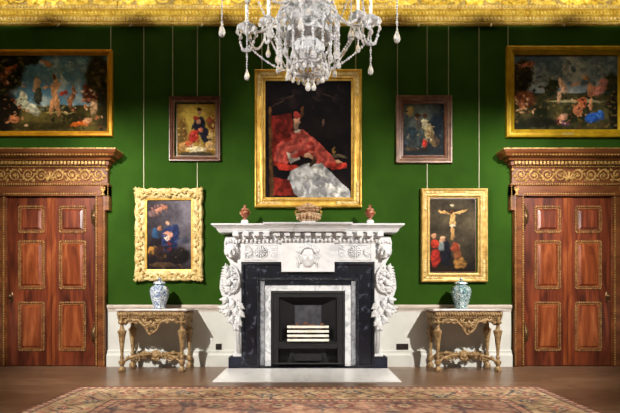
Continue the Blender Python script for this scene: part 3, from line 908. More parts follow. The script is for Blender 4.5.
def painting(outer, inner, mat, prof_y, label, img_fn, wires, style='plain', group=None, inner_mat=None):
    """outer/inner: photo columns and rows (l, r, t, b); prof_y: depth of the frame"""
    dd = D - prof_y*.8
    xo0, xo1, zo1, zo0 = WX(outer[0], dd), WX(outer[1], dd), WZ(outer[2], dd), WZ(outer[3], dd)
    xi0, xi1, zi1, zi0 = WX(inner[0], dd), WX(inner[1], dd), WZ(inner[2], dd), WZ(inner[3], dd)
    root = thing('painting', ((xo0+xo1)/2, -prof_y/2, zo0), label, 'painting', group)
    W = min(xi0-xo0, zo1-zi1, xo1-xi1)
    ws = (xi0-xo0, xo1-xi1, zi0-zo0, zo1-zi1)
    T = prof_y
    if style == 'carved':
        rr = random.Random(4)
        offs = {}
        def wob(ci, m_, pi_, n_):
            if pi_ == 0 or pi_ == 1 or pi_ == 2:
                key = ci
                if key not in offs: offs[key] = (-.018*abs(sin(ci*pi/6)) - rr.uniform(0, .006), rr.uniform(-.012, .006))
                return offs[key][0], (offs[key][1] if pi_ else 0)
            if 2 < pi_ < n_-3: return 0, rr.uniform(-.008, .008)
            return 0, 0
        prof = [(.018, -.002), (.018, -T*.7), (W*.18, -T), (W*.34, -T*.8), (W*.55, -T*.62), (W*.75, -T*.72), (W*.86, -T*.55), (W, -T*.4), (W, -.01)]
        f = MB(); f.ring(xo0, xo1, zo0, zo1, prof, seg=36, wob=wob); fo = f.build('frame', mat, root, True)
        xm, zm = (xo0+xo1)/2, (zo0+zo1)/2
        h = W*.42
        spots_ = [(xo0+h, zo0+h, pi/4, .5), (xo1-h, zo0+h, 3*pi/4, .5), (xo1-h, zo1-h, pi/4, .5), (xo0+h, zo1-h, 3*pi/4, .5),
                  (xm, zo0+h, 0, .45), (xm, zo1-h, 0, .45), (xo0+h, zm, pi/2, .45), (xo1-h, zm, pi/2, .45)]
        for (x, z, a, q_) in spots_:
            o = MB(); s_ = W*q_
            for k in range(6): leafy(o, x, z, -T*.95, a+pi*k/3, s_*(1.25 if k % 3 == 0 else .85), s_*.5, .02, 3)
            spiral(o, (x, z), s_*.4, 1.3, a, .009, -T*1.05, 1)
            o.build('carved_ornament', mat, fo, True)
        o = MB()
        for side in range(4):
            for sgn in (-1, 1):
                L_ = ((xo1-xo0) if side < 2 else (zo1-zo0))/2 - W*1.3
                nn = max(3, int(L_/.035))
                for k in range(nn):
                    t = sgn*(W*.35 + L_*(k+.5)/nn + 0)
                    wv = W*.13*sin(k*1.1)
                    if side < 2: x, z, a0 = xm+t, (zo0+h+wv if side == 0 else zo1-h-wv), (0 if sgn > 0 else pi)
                    else: x, z, a0 = (xo0+h+wv if side == 2 else xo1-h-wv), zm+t, (pi/2 if sgn > 0 else -pi/2)
                    leafy(o, x, z, -T*.9, a0+(.7 if k % 2 else -.7), W*.3, W*.16, .014, 2)
                    if k % 3 == 1: spiral(o, (x, z), W*.2, 1.3, a0, .0065, -T*.98, 1 if k % 2 else -1)
        o.build('running_foliage', mat, fo, True)
        g = MB(); g.ring(xo0+W*.9, xo1-W*.9, zo0+W*.9, zo1-W*.9, [(0, -T*.4), (0, -T*.55), (W*.12, -T*.5), (W*.14, -.01)]); g.build('sight_moulding', M['gold_frame'], fo)
    else:
        f = MB()
        if style == 'broad':
            prof = [(0, -.002), (0, -T*.75), (W*.06, -T*.95), (W*.14, -T), (W*.2, -T*.92), (W*.24, -T*.7), (W*.5, -T*.55), (W*.68, -T*.6), (W*.72, -T*.72), (W*.8, -T*.72), (W*.85, -T*.45), (W, -T*.35), (W, -.01)]
        elif style == 'step':
            prof = [(0, -.002), (0, -T*.8), (W*.05, -T), (W*.2, -T), (W*.24, -T*.8), (W*.4, -T*.72), (W*.44, -T*.85), (W*.6, -T*.8), (W*.66, -T*.55), (W*.8, -T*.5), (W*.84, -T*.6), (W*.92, -T*.55), (W, -T*.4), (W, -.01)]
        else:
            prof = [(0, -.002), (0, -T*.9), (W*.12, -T), (W*.5, -T), (W*.6, -T*.75), (W*.9, -T*.6), (W, -T*.55), (W, -.01)]
        f.ring(xo0, xo1, zo0, zo1, prof); fo = f.build('frame', mat, root)
        if style in ('broad', 'beaded'):
            g = MB()
            i0 = W*.76 if style == 'broad' else W*.2
            for (q, r_) in (((xo0+i0, zo0+i0), (xo1-i0, zo0+i0)), ((xo1-i0, zo0+i0), (xo1-i0, zo1-i0)), ((xo1-i0, zo1-i0), (xo0+i0, zo1-i0)), ((xo0+i0, zo1-i0), (xo0+i0, zo0+i0))):
                beadrow(g, (q[0], -T*(.74 if style == 'broad' else 1), q[1]), (r_[0], -T*(.74 if style == 'broad' else 1), r_[1]), .010, .028)
            g.build('bead_moulding', M['gold_pale'] if style == 'broad' else mat, fo, True)
        if style == 'broad':
            for sx in (0, 1):
                for sz in (0, 1):
                    g = MB()
                    x = xo1-W*.42 if sx else xo0+W*.42; z = zo1-W*.42 if sz else zo0+W*.42
                    for dx, dz in (((-1 if sx else 1), 0), (0, (-1 if sz else 1))):
                        for k in range(4):
                            leafy(g, x+dx*W*.5*k, z+dz*W*.5*k, -T*.62, math.atan2(dz, dx), W*.55, W*.3, .010, 2)
                    g.build('corner_ornament', M['gold_pale'], fo, True)
        if inner_mat:
            g = MB(); g.ring(xo0+W*.72, xo1-W*.72, zo0+W*.72, zo1-W*.72, [(0, -T*.5), (0, -T*.68), (W*.2, -T*.6), (W*.29, -T*.4), (W*.29, -.01)]); g.build('inner_slip', inner_mat, fo)
    canvas(root, xi0-.006, xi1+.006, zi0-.006, zi1+.006, -.021, img_fn)
    for wx in wires:
        m_ = MB(); x = WX(wx); m_.tube([(x, -.009, zo1-.02), (x, -.009, ZB+.01)], .0075, 6)
        m_.build('hanging_wire', M['wire'], root)
    return root, (xo0, xo1, zo0, zo1)

SKIN = (214, 168, 128)
# generic colour compositions standing in for the old pictures
def img_meadow(nx, ny, asp):          # landscape with loosely brushed figures, blue sky between dark trees
    def bg(u, v, n):
        s_ = mixc((84, 120, 136), (190, 192, 176), np.clip((n-.52)*2.4 + (v-.2)*.7, 0, 1))
        g = mixc((44, 40, 18), (92, 80, 36), np.clip((n-.3)*2.5, 0, 1))
        return np.where((v > .66 + .05*(n-.5))[..., None], g, s_)
    B = [('R',0,1,.68,1,70,.02,.05,[(60,54,28),(84,70,34),(40,36,22),(104,84,44),(70,50,30)]), (.06,.2,.2,.34,10,(36,32,16),.5), (.93,.34,.14,.4,-8,(46,42,20),.5), (.05,.75,.17,.3,0,(30,24,14),.5), (.2,.05,.22,.1,0,(34,36,18),.6),
         (.1,.2,.09,.05,-30,(166,84,46),.5), (.04,.3,.05,.04,0,(150,72,40),.5), (.44,.11,.07,.035,20,(184,110,70),.6),
         (.24,.56,.035,.12,-18,(222,208,170),.5), (.30,.70,.11,.06,30,(196,190,160),.5), (.24,.4,.025,.04,0,SKIN,.4), (.22,.62,.07,.09,0,(200,196,160),.5),
         (.355,.38,.03,.1,0,(206,156,110),.5), (.36,.55,.04,.13,0,(52,52,40),.5), (.52,.44,.035,.14,6,(204,146,96),.4), (.54,.66,.022,.15,-5,(190,132,84),.4),
         (.49,.68,.02,.13,4,(186,126,78),.4), (.49,.4,.1,.025,-15,(202,148,100),.5), (.6,.5,.05,.03,-30,(168,60,44),.5), (.69,.5,.02,.12,8,(132,84,52),.5),
         (.66,.6,.02,.1,0,(148,92,56),.5), (.83,.52,.06,.12,0,(72,36,22),.5), (.8,.44,.03,.06,0,(96,48,28),.5), (.87,.7,.035,.11,10,(214,170,124),.5),
         (.75,.9,.11,.035,-12,(206,96,30),.5), (.15,.84,.06,.06,0,(176,108,64),.5), (.82,.86,.06,.03,-20,(206,150,104),.5), (.4,.93,.3,.06,0,(58,50,22),.7),
         (.57,.76,.16,.014,0,(150,134,76),.6), ('R',.0,.22,.0,.45,40,.015,.05,[(60,54,28),(84,70,34),(40,36,22),(104,84,44),(70,50,30)]), ('R',.84,1,.1,.5,34,.015,.045,[(60,54,28),(84,70,34),(40,36,22),(104,84,44),(70,50,30)]), ('R',.02,.12,.2,.4,10,.015,.035,[(190,128,84),(150,90,56),(214,170,124),(110,60,36),(80,44,28)]), ('R',.76,.9,.45,.72,26,.012,.04,[(190,128,84),(150,90,56),(214,170,124),(110,60,36),(80,44,28)]), ('R',.06,.3,.5,.92,26,.012,.035,[(190,128,84),(150,90,56),(214,170,124),(110,60,36),(80,44,28)]), ('R',.6,.72,.45,.75,16,.01,.03,[(190,128,84),(150,90,56),(214,170,124),(110,60,36),(80,44,28)]), ('R',.7,.95,.8,.95,12,.012,.035,[(190,128,84),(150,90,56),(214,170,124),(110,60,36),(80,44,28)]), ('R',.38,.62,.6,.72,20,.01,.025,[(110,116,96),(150,140,104),(90,84,56)]), ('R',.25,.8,.05,.4,24,.03,.08,[(110,136,144),(170,178,170),(128,148,150)]), (.36,.345,.022,.045,0,SKIN,.3), (.34,.42,.02,.07,10,(206,156,110),.3), (.37,.52,.04,.1,0,(62,60,44),.4), (.52,.4,.03,.1,6,(208,150,100),.3), (.515,.285,.016,.035,0,(120,70,40),.3), (.53,.56,.026,.12,-6,(196,138,90),.3), (.5,.66,.016,.12,4,(190,130,82),.3), (.555,.68,.016,.12,-8,(186,126,78),.3)]
    return compose(nx, ny, asp, bg, B, 21)
def img_glade(nx, ny, asp):           # stormy sky over dark wooded ground, pale and blue patches
    def bg(u, v, n):
        s_ = mixc((84, 102, 118), (170, 172, 168), np.clip((n-.4)*3 + (v-.25)*1.1, 0, 1))
        g = mixc((30, 34, 20), (84, 76, 44), np.clip((n-.3)*2.3, 0, 1))
        return np.where((v > .5 + .06*(n-.5))[..., None], g, s_)
    B = [('R',0,1,.55,1,80,.02,.05,[(60,54,28),(84,70,34),(40,36,22),(104,84,44),(70,50,30)]), (.08,.3,.1,.3,8,(52,44,28),.5), (.13,.12,.08,.04,-10,(196,110,90),.5), (.1,.58,.12,.12,0,(112,62,38),.6), (.08,.66,.05,.05,0,(160,92,60),.5),
         (.36,.42,.08,.15,0,(40,46,28),.5), (.94,.4,.1,.2,0,(50,56,40),.6), (.97,.75,.06,.3,0,(28,26,18),.5), (.6,.62,.3,.02,0,(150,142,104),.6),
         (.47,.4,.035,.13,-22,(220,176,140),.4), (.44,.56,.02,.11,12,(206,160,122),.4), (.49,.2,.012,.1,-8,(206,158,122),.5),
         (.7,.34,.04,.06,0,(206,140,92),.4), (.75,.48,.05,.1,20,(190,120,84),.45), (.61,.38,.08,.018,-8,(206,146,108),.5), (.83,.46,.08,.07,-40,(196,124,108),.5),
         (.86,.37,.05,.07,-20,(180,118,108),.6), (.74,.66,.018,.09,0,(190,130,92),.4), (.66,.64,.05,.09,-20,(176,92,54),.45), (.62,.74,.05,.08,0,(190,116,76),.45),
         (.76,.84,.09,.07,-15,(42,82,158),.45), (.83,.8,.04,.06,0,(60,104,176),.5), (.47,.84,.06,.05,-30,(206,150,120),.45), (.43,.9,.05,.035,0,(116,44,60),.5),
         (.5,.92,.05,.03,0,(90,56,80),.5), (.25,.9,.2,.08,0,(34,34,22),.7), ('R',.0,.2,.1,.5,36,.015,.04,[(60,54,28),(84,70,34),(40,36,22),(104,84,44),(70,50,30)]), ('R',.02,.2,.5,.78,44,.012,.035,[(190,128,84),(150,90,56),(214,170,124),(110,60,36),(80,44,28)]), ('R',.04,.18,.08,.2,9,.012,.03,[(190,128,84),(150,90,56),(214,170,124),(110,60,36),(80,44,28)]), ('R',.9,1,.25,.95,26,.02,.05,[(60,54,28),(84,70,34),(40,36,22),(104,84,44),(70,50,30)]), ('R',.56,.7,.58,.85,22,.01,.03,[(190,128,84),(150,90,56),(214,170,124),(110,60,36),(80,44,28)]), ('R',.7,.88,.78,.92,12,.012,.03,[(42,82,158),(70,110,180),(34,60,120)]), ('R',.42,.56,.8,.93,14,.01,.025,[(190,128,84),(150,90,56),(214,170,124),(110,60,36),(80,44,28)]), ('R',.25,.42,.3,.55,22,.015,.035,[(60,54,28),(84,70,34),(40,36,22),(104,84,44),(70,50,30)]), ('R',.2,.9,.02,.35,26,.03,.08,[(92,108,122),(140,146,146),(112,124,130)]), (.735,.45,.032,.085,14,(204,138,98),.35), (.69,.3,.024,.04,0,(214,150,104),.3), (.6,.37,.06,.012,-8,(208,150,112),.4)]
    return compose(nx, ny, asp, bg, B, 33)
def img_red(nx, ny, asp):             # a robed sitter in a red chair against near-black
    def bg(u, v, n): return mixc((13, 9, 11), (44, 30, 26), np.clip((n-.4)*1.6 + .5*(v-.6), 0, 1))
    B = [(.2,.18,.2,.008,-24,(60,44,40),.7), (.3,.13,.16,.007,-20,(66,48,42),.7), (.75,.12,.22,.008,16,(50,36,32),.7),
         ('P', [(.06,.3),(.3,.27),(.34,.44),(.22,.72),(.1,.72)], (122,34,26)), ('P', [(.04,.29),(.075,.28),(.1,.98),(.055,.98)], (90,58,30)),
         (.057,.26,.026,.03,0,(116,76,38),.4), (.45,.25,.026,.045,0,(88,54,30),.4),
         ('P', [(.31,.42),(.44,.41),(.6,.5),(.76,.62),(.85,.7),(.7,.75),(.52,.66),(.34,.62),(.26,.7),(.1,.68),(.14,.55),(.24,.47)], (176,74,64)),
         ('P', [(.12,.69),(.36,.71),(.44,.74),(.42,.77),(.16,.75)], (176,52,38)), ('P', [(.72,.7),(.95,.69),(.95,.74),(.78,.76)], (178,52,40)),
         ('P', [(.25,.6),(.36,.58),(.4,.66),(.3,.7)], (200,188,174)), 
         ('P', [(.3,.77),(.46,.7),(.66,.7),(.8,.8),(.99,.93),(.99,.998),(.4,.998),(.24,.86)], (184,184,184)),
         ('P', [(.55,.74),(.62,.72),(.92,.95),(.8,.98)], (212,210,206)), ('P', [(.1,.82),(.28,.84),(.36,.97),(.1,.97)], (118,34,26)),
         ('R',.27,.6,.5,.63,36,.012,.045,[(206,98,84),(150,48,40),(190,84,72)]), ('R',.45,.82,.8,.95,30,.015,.05,[(206,204,200),(150,150,154),(190,190,192)]),
         ('R',.12,.27,.33,.5,14,.015,.04,[(140,42,32),(96,26,20)]), ('R',.3,.95,.05,.25,16,.02,.06,[(34,24,24),(22,16,18)]),
         (.37,.345,.05,.05,0,(200,150,118),.2), (.375,.38,.04,.028,0,(156,124,102),.4), (.375,.29,.062,.03,-4,(150,52,44),.25), (.385,.425,.05,.014,0,(196,178,160),.3),
         (.5,.645,.055,.02,20,(204,158,126),.25), (.87,.69,.06,.016,16,(202,154,120),.25), (.55,.69,.03,.05,10,(70,48,30),.3),
         (.87,.64,.12,.016,0,(88,76,58),.5), (.81,.59,.015,.04,0,(136,100,50),.4), (.67,.36,.015,.04,0,(104,80,66),.6)]
    return compose(nx, ny, asp, bg, B, 45)
def img_cloud(nx, ny, asp):           # golden clouds round a dark blue and red mass
    def bg(u, v, n): return mixc((120, 88, 30), (214, 184, 84), np.clip(1.15 - 1.5*np.sqrt((u-.5)**2+(v-.15)**2) + (n-.5), 0, 1))
    B = [(.12,.55,.16,.3,0,(112,84,36),.7), (.9,.35,.14,.16,0,(120,70,34),.6), (.58,.42,.16,.2,12,(34,32,44),.3), (.74,.62,.14,.2,-20,(30,30,42),.35), (.45,.38,.05,.14,30,(40,36,48),.4),
         (.42,.62,.14,.13,24,(178,48,38),.3), (.6,.5,.09,.05,0,(196,110,80),.4), (.55,.33,.07,.05,0,(202,146,112),.4), (.57,.15,.055,.05,0,(196,152,112),.3),
         (.57,.1,.06,.035,0,(70,44,30),.4), (.5,.27,.08,.04,0,(168,56,44),.4), (.3,.78,.12,.06,20,(196,88,52),.5), (.14,.82,.1,.09,0,(186,134,78),.5), (.85,.8,.13,.1,0,(184,146,96),.5),
         (.5,.88,.3,.07,0,(204,190,150),.5), (.87,.6,.08,.08,0,(190,170,120),.5), (.5,.97,.5,.05,0,(60,50,34),.6), (.85,.3,.09,.06,0,(170,80,50),.5), ('R',.0,.3,.3,.95,34,.015,.04,[(190,150,70),(140,100,50),(206,170,96),(110,70,40)]), ('R',.75,1,.2,.9,34,.015,.04,[(190,150,70),(140,100,50),(206,170,96),(110,70,40)]), ('R',.3,.75,.75,.92,14,.012,.03,[(204,190,150),(186,110,80),(150,120,90)]), ('R',.35,.6,.5,.75,10,.01,.03,[(190,60,46),(150,36,30),(210,120,90)])]
    return compose(nx, ny, asp, bg, B, 57)
def img_mist(nx, ny, asp):            # blue-grey mist, draped pale mass right, small red
    def bg(u, v, n): return mixc((30, 36, 40), (112, 122, 112), np.clip(1.0 - 1.6*np.sqrt((u-.4)**2+(v-.25)**2) + (n-.5)*.9, 0, 1))
    B = [(.18,.15,.1,.1,0,(196,164,96),.8), (.8,.4,.18,.22,0,(30,40,52),.6), (.25,.55,.18,.12,0,(48,62,70),.6), (.53,.24,.06,.055,0,(108,60,34),.3), (.35,.27,.07,.06,0,(190,146,116),.35),
         (.36,.24,.08,.06,0,(70,50,36),.5), (.37,.42,.1,.12,0,(96,92,84),.4), (.6,.5,.14,.24,-22,(186,168,122),.3), (.52,.38,.08,.1,-10,(206,196,160),.35), (.7,.68,.1,.2,-26,(120,96,62),.4),
         (.53,.78,.07,.1,-6,(176,52,42),.3), (.5,.9,.12,.04,0,(40,32,28),.5), (.2,.88,.2,.05,0,(74,62,50),.6), (.82,.72,.07,.12,-20,(74,60,48),.5), ('R',.0,1,.0,.9,46,.015,.05,[(90,100,100),(60,70,80),(120,110,90),(40,46,54)]), ('R',.5,.75,.35,.75,14,.01,.035,[(196,180,136),(150,124,84),(210,200,170)])]
    return compose(nx, ny, asp, bg, B, 69)
def img_dusk(nx, ny, asp):            # slate sky, dark blue mass, pink patches
    def bg(u, v, n): return mixc((30, 24, 28), (116, 110, 120), np.clip(.35 + .9*(u-.35) - .9*(v-.45) + (n-.5)*.7, 0, 1))
    B = [(.25,.14,.16,.035,-22,(206,140,112),.5), (.38,.1,.1,.03,30,(196,126,100),.5), (.15,.2,.14,.05,0,(130,100,96),.7), (.5,.56,.2,.2,0,(36,46,84),.4), (.62,.46,.1,.13,0,(40,50,88),.4),
         (.46,.33,.055,.035,0,(206,160,130),.35), (.47,.5,.1,.06,20,(214,150,122),.35), (.44,.54,.07,.03,0,(222,196,176),.5), (.2,.47,.1,.08,0,(46,76,110),.4), (.28,.4,.06,.035,0,(168,112,80),.5),
         (.11,.72,.1,.07,0,(176,124,56),.5), (.3,.75,.14,.12,0,(50,34,30),.5), (.7,.8,.28,.14,0,(26,22,22),.6), (.82,.58,.18,.05,-10,(76,76,92),.6), (.35,.92,.3,.04,0,(78,58,40),.6), (.5,.66,.06,.1,0,(104,44,44),.5), ('R',.1,.45,.08,.2,12,.01,.03,[(206,140,112),(150,100,90)]), ('R',.3,.7,.4,.75,24,.01,.035,[(40,50,90),(56,70,110),(30,36,60)]), ('R',.05,.95,.65,.98,30,.015,.04,[(60,44,36),(40,32,30),(96,72,48)])]
    return compose(nx, ny, asp, bg, B, 81)
def img_storm(nx, ny, asp):           # brown stormy sky, pale upright mass, red and ochre below
    def bg(u, v, n): return mixc((30, 26, 22), (104, 92, 70), np.clip(.85 - 1.3*np.abs(v-.3) - .5*np.abs(u-.55) + (n-.5)*1.1, 0, 1))
    B = [(.5,.17,.35,.035,0,(58,48,40),.6), (.5,.3,.07,.12,4,(212,172,110),.3), (.34,.19,.17,.018,18,(204,160,100),.4), (.68,.18,.17,.018,-18,(204,160,100),.4), (.49,.47,.045,.1,-3,(196,150,92),.35),
         (.5,.09,.05,.02,0,(214,200,160),.4), (.48,.19,.04,.03,0,(92,56,30),.4), (.5,.38,.07,.025,10,(216,204,176),.5),
         (.28,.56,.07,.045,0,(206,160,124),.35), (.13,.62,.11,.06,40,(176,56,40),.35), (.13,.82,.12,.14,10,(156,44,36),.35), (.36,.75,.12,.2,0,(26,26,34),.35), (.27,.66,.07,.08,0,(110,120,120),.5),
         (.1,.5,.06,.04,0,(180,130,96),.4), (.6,.66,.07,.05,0,(190,134,92),.35), (.56,.68,.1,.09,0,(150,66,44),.5), (.66,.88,.17,.1,30,(150,106,54),.35), (.6,.78,.1,.07,0,(120,72,44),.4),
         (.85,.75,.14,.15,0,(50,44,34),.7), (.5,.98,.5,.03,0,(34,26,20),.5)]
    return compose(nx, ny, asp, bg, B, 93)

painting((-9, 112, 49.5, 136), (-3, 106.3, 54.8, 130.3), M['gold_orange'], .06, 'wide gilt-framed landscape with nude figures and blue sky, above the left door', img_meadow, (111,))
pr_, pb_ = painting((506.8, 627, 46, 137), (515, 619, 55.6, 128.3), M['gold_yellow'], .07, 'wide gilt-framed landscape with leaping pale figure and stormy sky, above the right door', img_glade, (507.7,), style='beaded')
m = MB(); m.box(WX(560), WX(571), -.078, -.068, pb_[2]+.03, pb_[2]+.055); m.build('name_plaque', M['plaque'], pr_)
painting((254.5, 362, 69, 207.3), (265, 351, 80, 198), M['gold_frame'], .09, 'large gilt-framed portrait of a seated figure in red, above the mantelpiece', img_red, (262, 355.7), style='broad')
painting((169, 220.3, 96, 161), (177, 215, 104, 154.7), M['rosewood'], .06, 'small brown-framed painting with golden sky, upper wall left of the mantelpiece', img_cloud, (172.8, 219.8), style='step', inner_mat=M['brownpink'])
painting((396, 452.3, 95.2, 163), (404, 444.3, 103, 154.3), M['brownpink'], .06, 'small brown-framed painting with misty blue-grey ground, upper wall right of the mantelpiece', img_mist, (397.3, 448.3), style='step', inner_mat=M['rosewood'])
painting((134.5, 202.5, 188, 281), (146, 191, 199.5, 270), M['gold_pale'], .085, 'painting of dark blue draped figures in an ornately carved pale gold frame', img_dusk, (144, 197.5), style='carved')
painting((421.3, 488, 188.3, 282), (430.5, 476, 198.8, 271), M['gold_stepped'], .08, 'painting with pale upright body under a brown sky, in a plain stepped gold frame', img_storm, (427, 478.8), style='broad')

# little hooks on the picture rail
for px, lab in ((61, 'small pale hook on the picture rail above the left landscape painting'), (133, 'small pale hook on the rail between the left landscape and the next wire'),
                (203.5, 'small pale hook on the picture rail above the small golden-sky painting'), (418, 'small pale hook on the picture rail above the small misty painting'),
                (490, 'small pale hook on the picture rail just left of the right landscape painting'), (562, 'small pale hook on the picture rail above the right landscape painting')):
    m = MB(); x = WX(px); z = ZB
    m.tube([(x, -.06, z+.004), (x, -.075, z-.025), (x-.012, -.085, z-.04)], .007, 6); m.ell((x-.012, -.085, z-.04), (.014, .012, .014)); m.box(x-.012, x+.012, -.065, -.04, z-.012, z)
    o = m.build('picture_hook', M['hook'], None, True); tag(o, lab, 'hook', 'hooks on the picture rail')

# ================================================================== CONSOLE TABLES
def console_table():
    TX = (-2.72-1.73)/2
    r = thing('console_table', (TX, -.32, 0), 'carved gilt console table with pale marble top, left of the fireplace', 'table', 'pair of gilt console tables')
    hwx, yf, yb, zt = .455, -.53, -.11, .885
    m = MB(); m.box(TX-.505, TX+.505, -.575, -.078, zt-.028, zt); m.build('marble_top', M['marble_top'], r, bevel=.006)
    m = MB(); m.box(TX-.47, TX+.47, -.55, -.085, zt-.12, zt-.03)
    rail = m.build('rail', M['gold_table'], r, bevel=.004)
    g = MB(); k = 26
    for i in range(k):
        x = TX-.47+.94*(i+.5)/k; g.ell((x, -.556, zt-.07), (.02, .02, .036), .45)
    for sg in (-1, 1):
        for i in range(12): g.ell((TX+sg*.475, -.54+.44*(i+.5)/12, zt-.07), (.018, .018, .036))
    beadrow(g, (TX-.475, -.557, zt-.118), (TX+.475, -.557, zt-.118), .01, .026)
    g.build('gadrooning', M['gold_table'], rail, True)
    # legs: square tapering balusters
    prof = [(.03, .0), (.046, .004), (.052, .03), (.045, .055), (.03, .07), (.024, .085), (.03, .1), (.045, .108), (.047, .15), (.03, .16), (.022, .175), (.03, .2), (.026, .22), (.018, .235),
            (.02, .26), (.03, .36), (.046, .5), (.062, .565), (.064, .575), (.04, .59), (.028, .61), (.024, .66), (.036, .685), (.05, .7), (.035, .715), (.05, .74), (.052, .77)]
    for sx in (-1, 1):
        for y in (yf+.02, yb):
            m = MB(); cx_ = TX+sx*hwx*.93
            m.lathe([(r_*.98, z_) for r_, z_ in prof], (cx_, y, 0), 8, pi/8)
            for q in range(4):
                a = q*pi/2
                m.ell((cx_+.036*cos(a), y+.036*sin(a), .70), (.02, .02, .03)); m.ell((cx_+.04*cos(a), y+.04*sin(a), .53), (.012, .012, .05))
            m.build('leg', M['gold_table'], r)
    # pierced apron of scrolls
    m = MB(); y = -.545; z0 = zt-.12
    pts = []
    for i in range(41):
        t = -1+2*i/40
        zz = z0 - .03 - .05*cos(t*pi*1.0)**2*(abs(t) < .5) - .15*math.exp(-(t/.3)**2) + .012*sin(t*22)
        pts.append((TX+t*.37, y, zz))
    m.tube(pts, .016, 6)
    for sg in (-1, 1):
        spiral(m, (TX+sg*.30, z0-.035), .045, 1.5, 0, .011, y, sg); spiral(m, (TX+sg*.2, z0-.045), .045, 1.5, pi, .011, y, -sg)
        spiral(m, (TX+sg*.1, z0-.07), .05, 1.5, 0, .012, y, sg); spiral(m, (TX+sg*.055, z0-.14), .04, 1.4, pi/2, .011, y, -sg)
        spiral(m, (TX+sg*.365, z0-.06), .03, 1.3, pi/2, .010, y, sg)
        for k in range(5): leafy(m, TX+sg*(.06+.065*k), z0-.015, y, -pi/2+sg*.6*(-1)**k, .075, .04, .012, 2)
    bot = [(TX+.43*t/12, z0-.045-.012*cos(t*2.1)-.1*math.exp(-(t/12/.28)**2)) for t in range(12, -13, -1)]
    m.prism([(TX-.43, z0+.005), (TX+.43, z0+.005)] + bot, y+.008, y+.02)
    for k in range(7): leafy(m, TX, z0-.07, y-.012, -pi/2+(k-3)*.5, .09, .035, .014, 1)
    m.ell((TX, y-.02, z0-.065), (.03, .02, .03)); m.ell((TX, y, z0-.2), (.022, .018, .03))
    m.build('front_apron', M['gold_table'], r, True)
    for sg in (-1, 1):
        m = MB(); x = TX+sg*.455
        for k in range(2):
            cy = -.40+.16*k
            for (rr_, th) in ((.05, .011), (.028, .009)):
                m.tube([(x, cy+rr_*cos(2*pi*i/12), z0-.05+rr_*sin(2*pi*i/12)) for i in range(13)], th, 5, up=(1, 0, 0))
            m.ell((x, cy, z0-.05), (.012, .02, .02))
        m.tube([(x, -.5+.4*i/16, z0-.06-.055*math.exp(-((i-8)/4)**2)) for i in range(17)], .013, 5, up=(1, 0, 0))
        m.build('side_apron', M['gold_table'], r, True)
    # curved cross stretcher with a carved crest
    m = MB(); cz = .165; cy_ = (yf+.02+yb)/2; lx = hwx*.93
    for sx in (-1, 1):
        for ye in (yf+.02, yb):
            pts = []
            for i in range(13):
                t = i/12
                pts.append((TX+sx*lx*(1-t)+sx*.02*sin(pi*t), ye*(1-t**1.6)+cy_*t**1.6, .13+.075*sin(pi*t*.9)+.03*t))
            m.tube(pts, [.018+.006*sin(pi*i/12) for i in range(13)], 6)
            spiral(m, (TX+sx*lx*.55, .175), .05, 1.5, pi/2, .012, ye*.75+cy_*.25, sx)
            for k in range(6):
                t = .1+.15*k; leafy(m, TX+sx*lx*(1-t), .15+.06*sin(pi*t), ye*(1-t)+cy_*t-.012, (pi if sx > 0 else 0)+(.5 if k % 2 else -.6)*sx, .07, .04, .014, 2)
    for k in range(7): leafy(m, TX, .2, cy_-.03, pi/2+(k-3)*.48, .085, .04, .016, 2)
    m.ell((TX, cy_-.03, .2), (.04, .035, .035)); m.ell((TX, cy_, .26), (.022, .022, .03))
    for sg in (-1, 1):
        spiral(m, (TX+sg*.09, .2), .045, 1.5, pi/2, .012, cy_-.03, -sg); spiral(m, (TX+sg*.17, .2), .04, 1.5, -pi/2, .012, cy_-.05, sg)
    m.build('stretcher', M['gold_table'], r, True)
    return r
tab = console_table()
t2 = copy_tree(tab); t2.location.x = (1.724+2.72)/2
t2['label'] = 'carved gilt console table with pale marble top, right of the fireplace'

# vases
def vase(cx, cy, label, mat, n, s=1.18):
    z = .885
    r = thing('lidded_vase', (cx, cy, z), label, 'vase', 'pair of porcelain vases')
    m = MB()
    m.lathe([(.064*s, 0), (.076*s, .004), (.075*s, .02), (.071*s, .03), (.078*s, .06), (.094*s, .12), (.109*s, .19), (.115*s, .24), (.112*s, .28), (.096*s, .312), (.07*s, .33), (.058*s, .338), (.058*s, .35), (.066*s, .355), (.0*s+.04, .357)], (cx, cy, z), n, pi/n)
    m.build('vase_body', mat, r, n > 12)
    l = MB()
    l.lathe([(.066*s, .357), (.078*s, .36), (.076*s, .368), (.06*s, .385), (.035*s, .398), (.016*s, .404), (.0, .405)], (cx, cy, z), n, pi/n)
    lo = l.build('lid', mat, r, n > 12)
    k = MB(); k.lathe([(.012, .4), (.012, .41), (.024, .422), (.024, .435), (.012, .447), (0, .45)], (cx, cy, z), 10); k.build('knob', mat, lo, True)
vase(WX(159.2, 6.85), -.33, 'blue and white lidded faceted vase on the left console table', M['porcelain_blue'], 8)
vase(WX(461.5, 6.85), -.33, 'green-blue and white lidded faceted vase on the right console table', M['porcelain_green'], 8, 1.22)

# sockets on the dado
for px, n_, lab in ((219, 1, 'small dark bronze wall socket low on the dado, left of the fireplace'), (402, 2, 'dark double wall socket low on the dado, right of the fireplace')):
    r = thing('wall_socket', (WX(px), -.02, WZ(350)), lab, 'socket')
    m = MB(); hw_ = .045*n_; m.box(WX(px)-hw_, WX(px)+hw_, -.03, -.0205, WZ(349.5), WZ(343.5)); m.build('cover_plate', M['socket'], r, bevel=.003)
    for q in range(n_):
        xx = WX(px)+(q-(n_-1)/2)*.09; m = MB(); m.box(xx-.022, xx+.022, -.034, -.03, WZ(348.3), WZ(344.8)); m.build('outlet', M['iron'], r, bevel=.002)

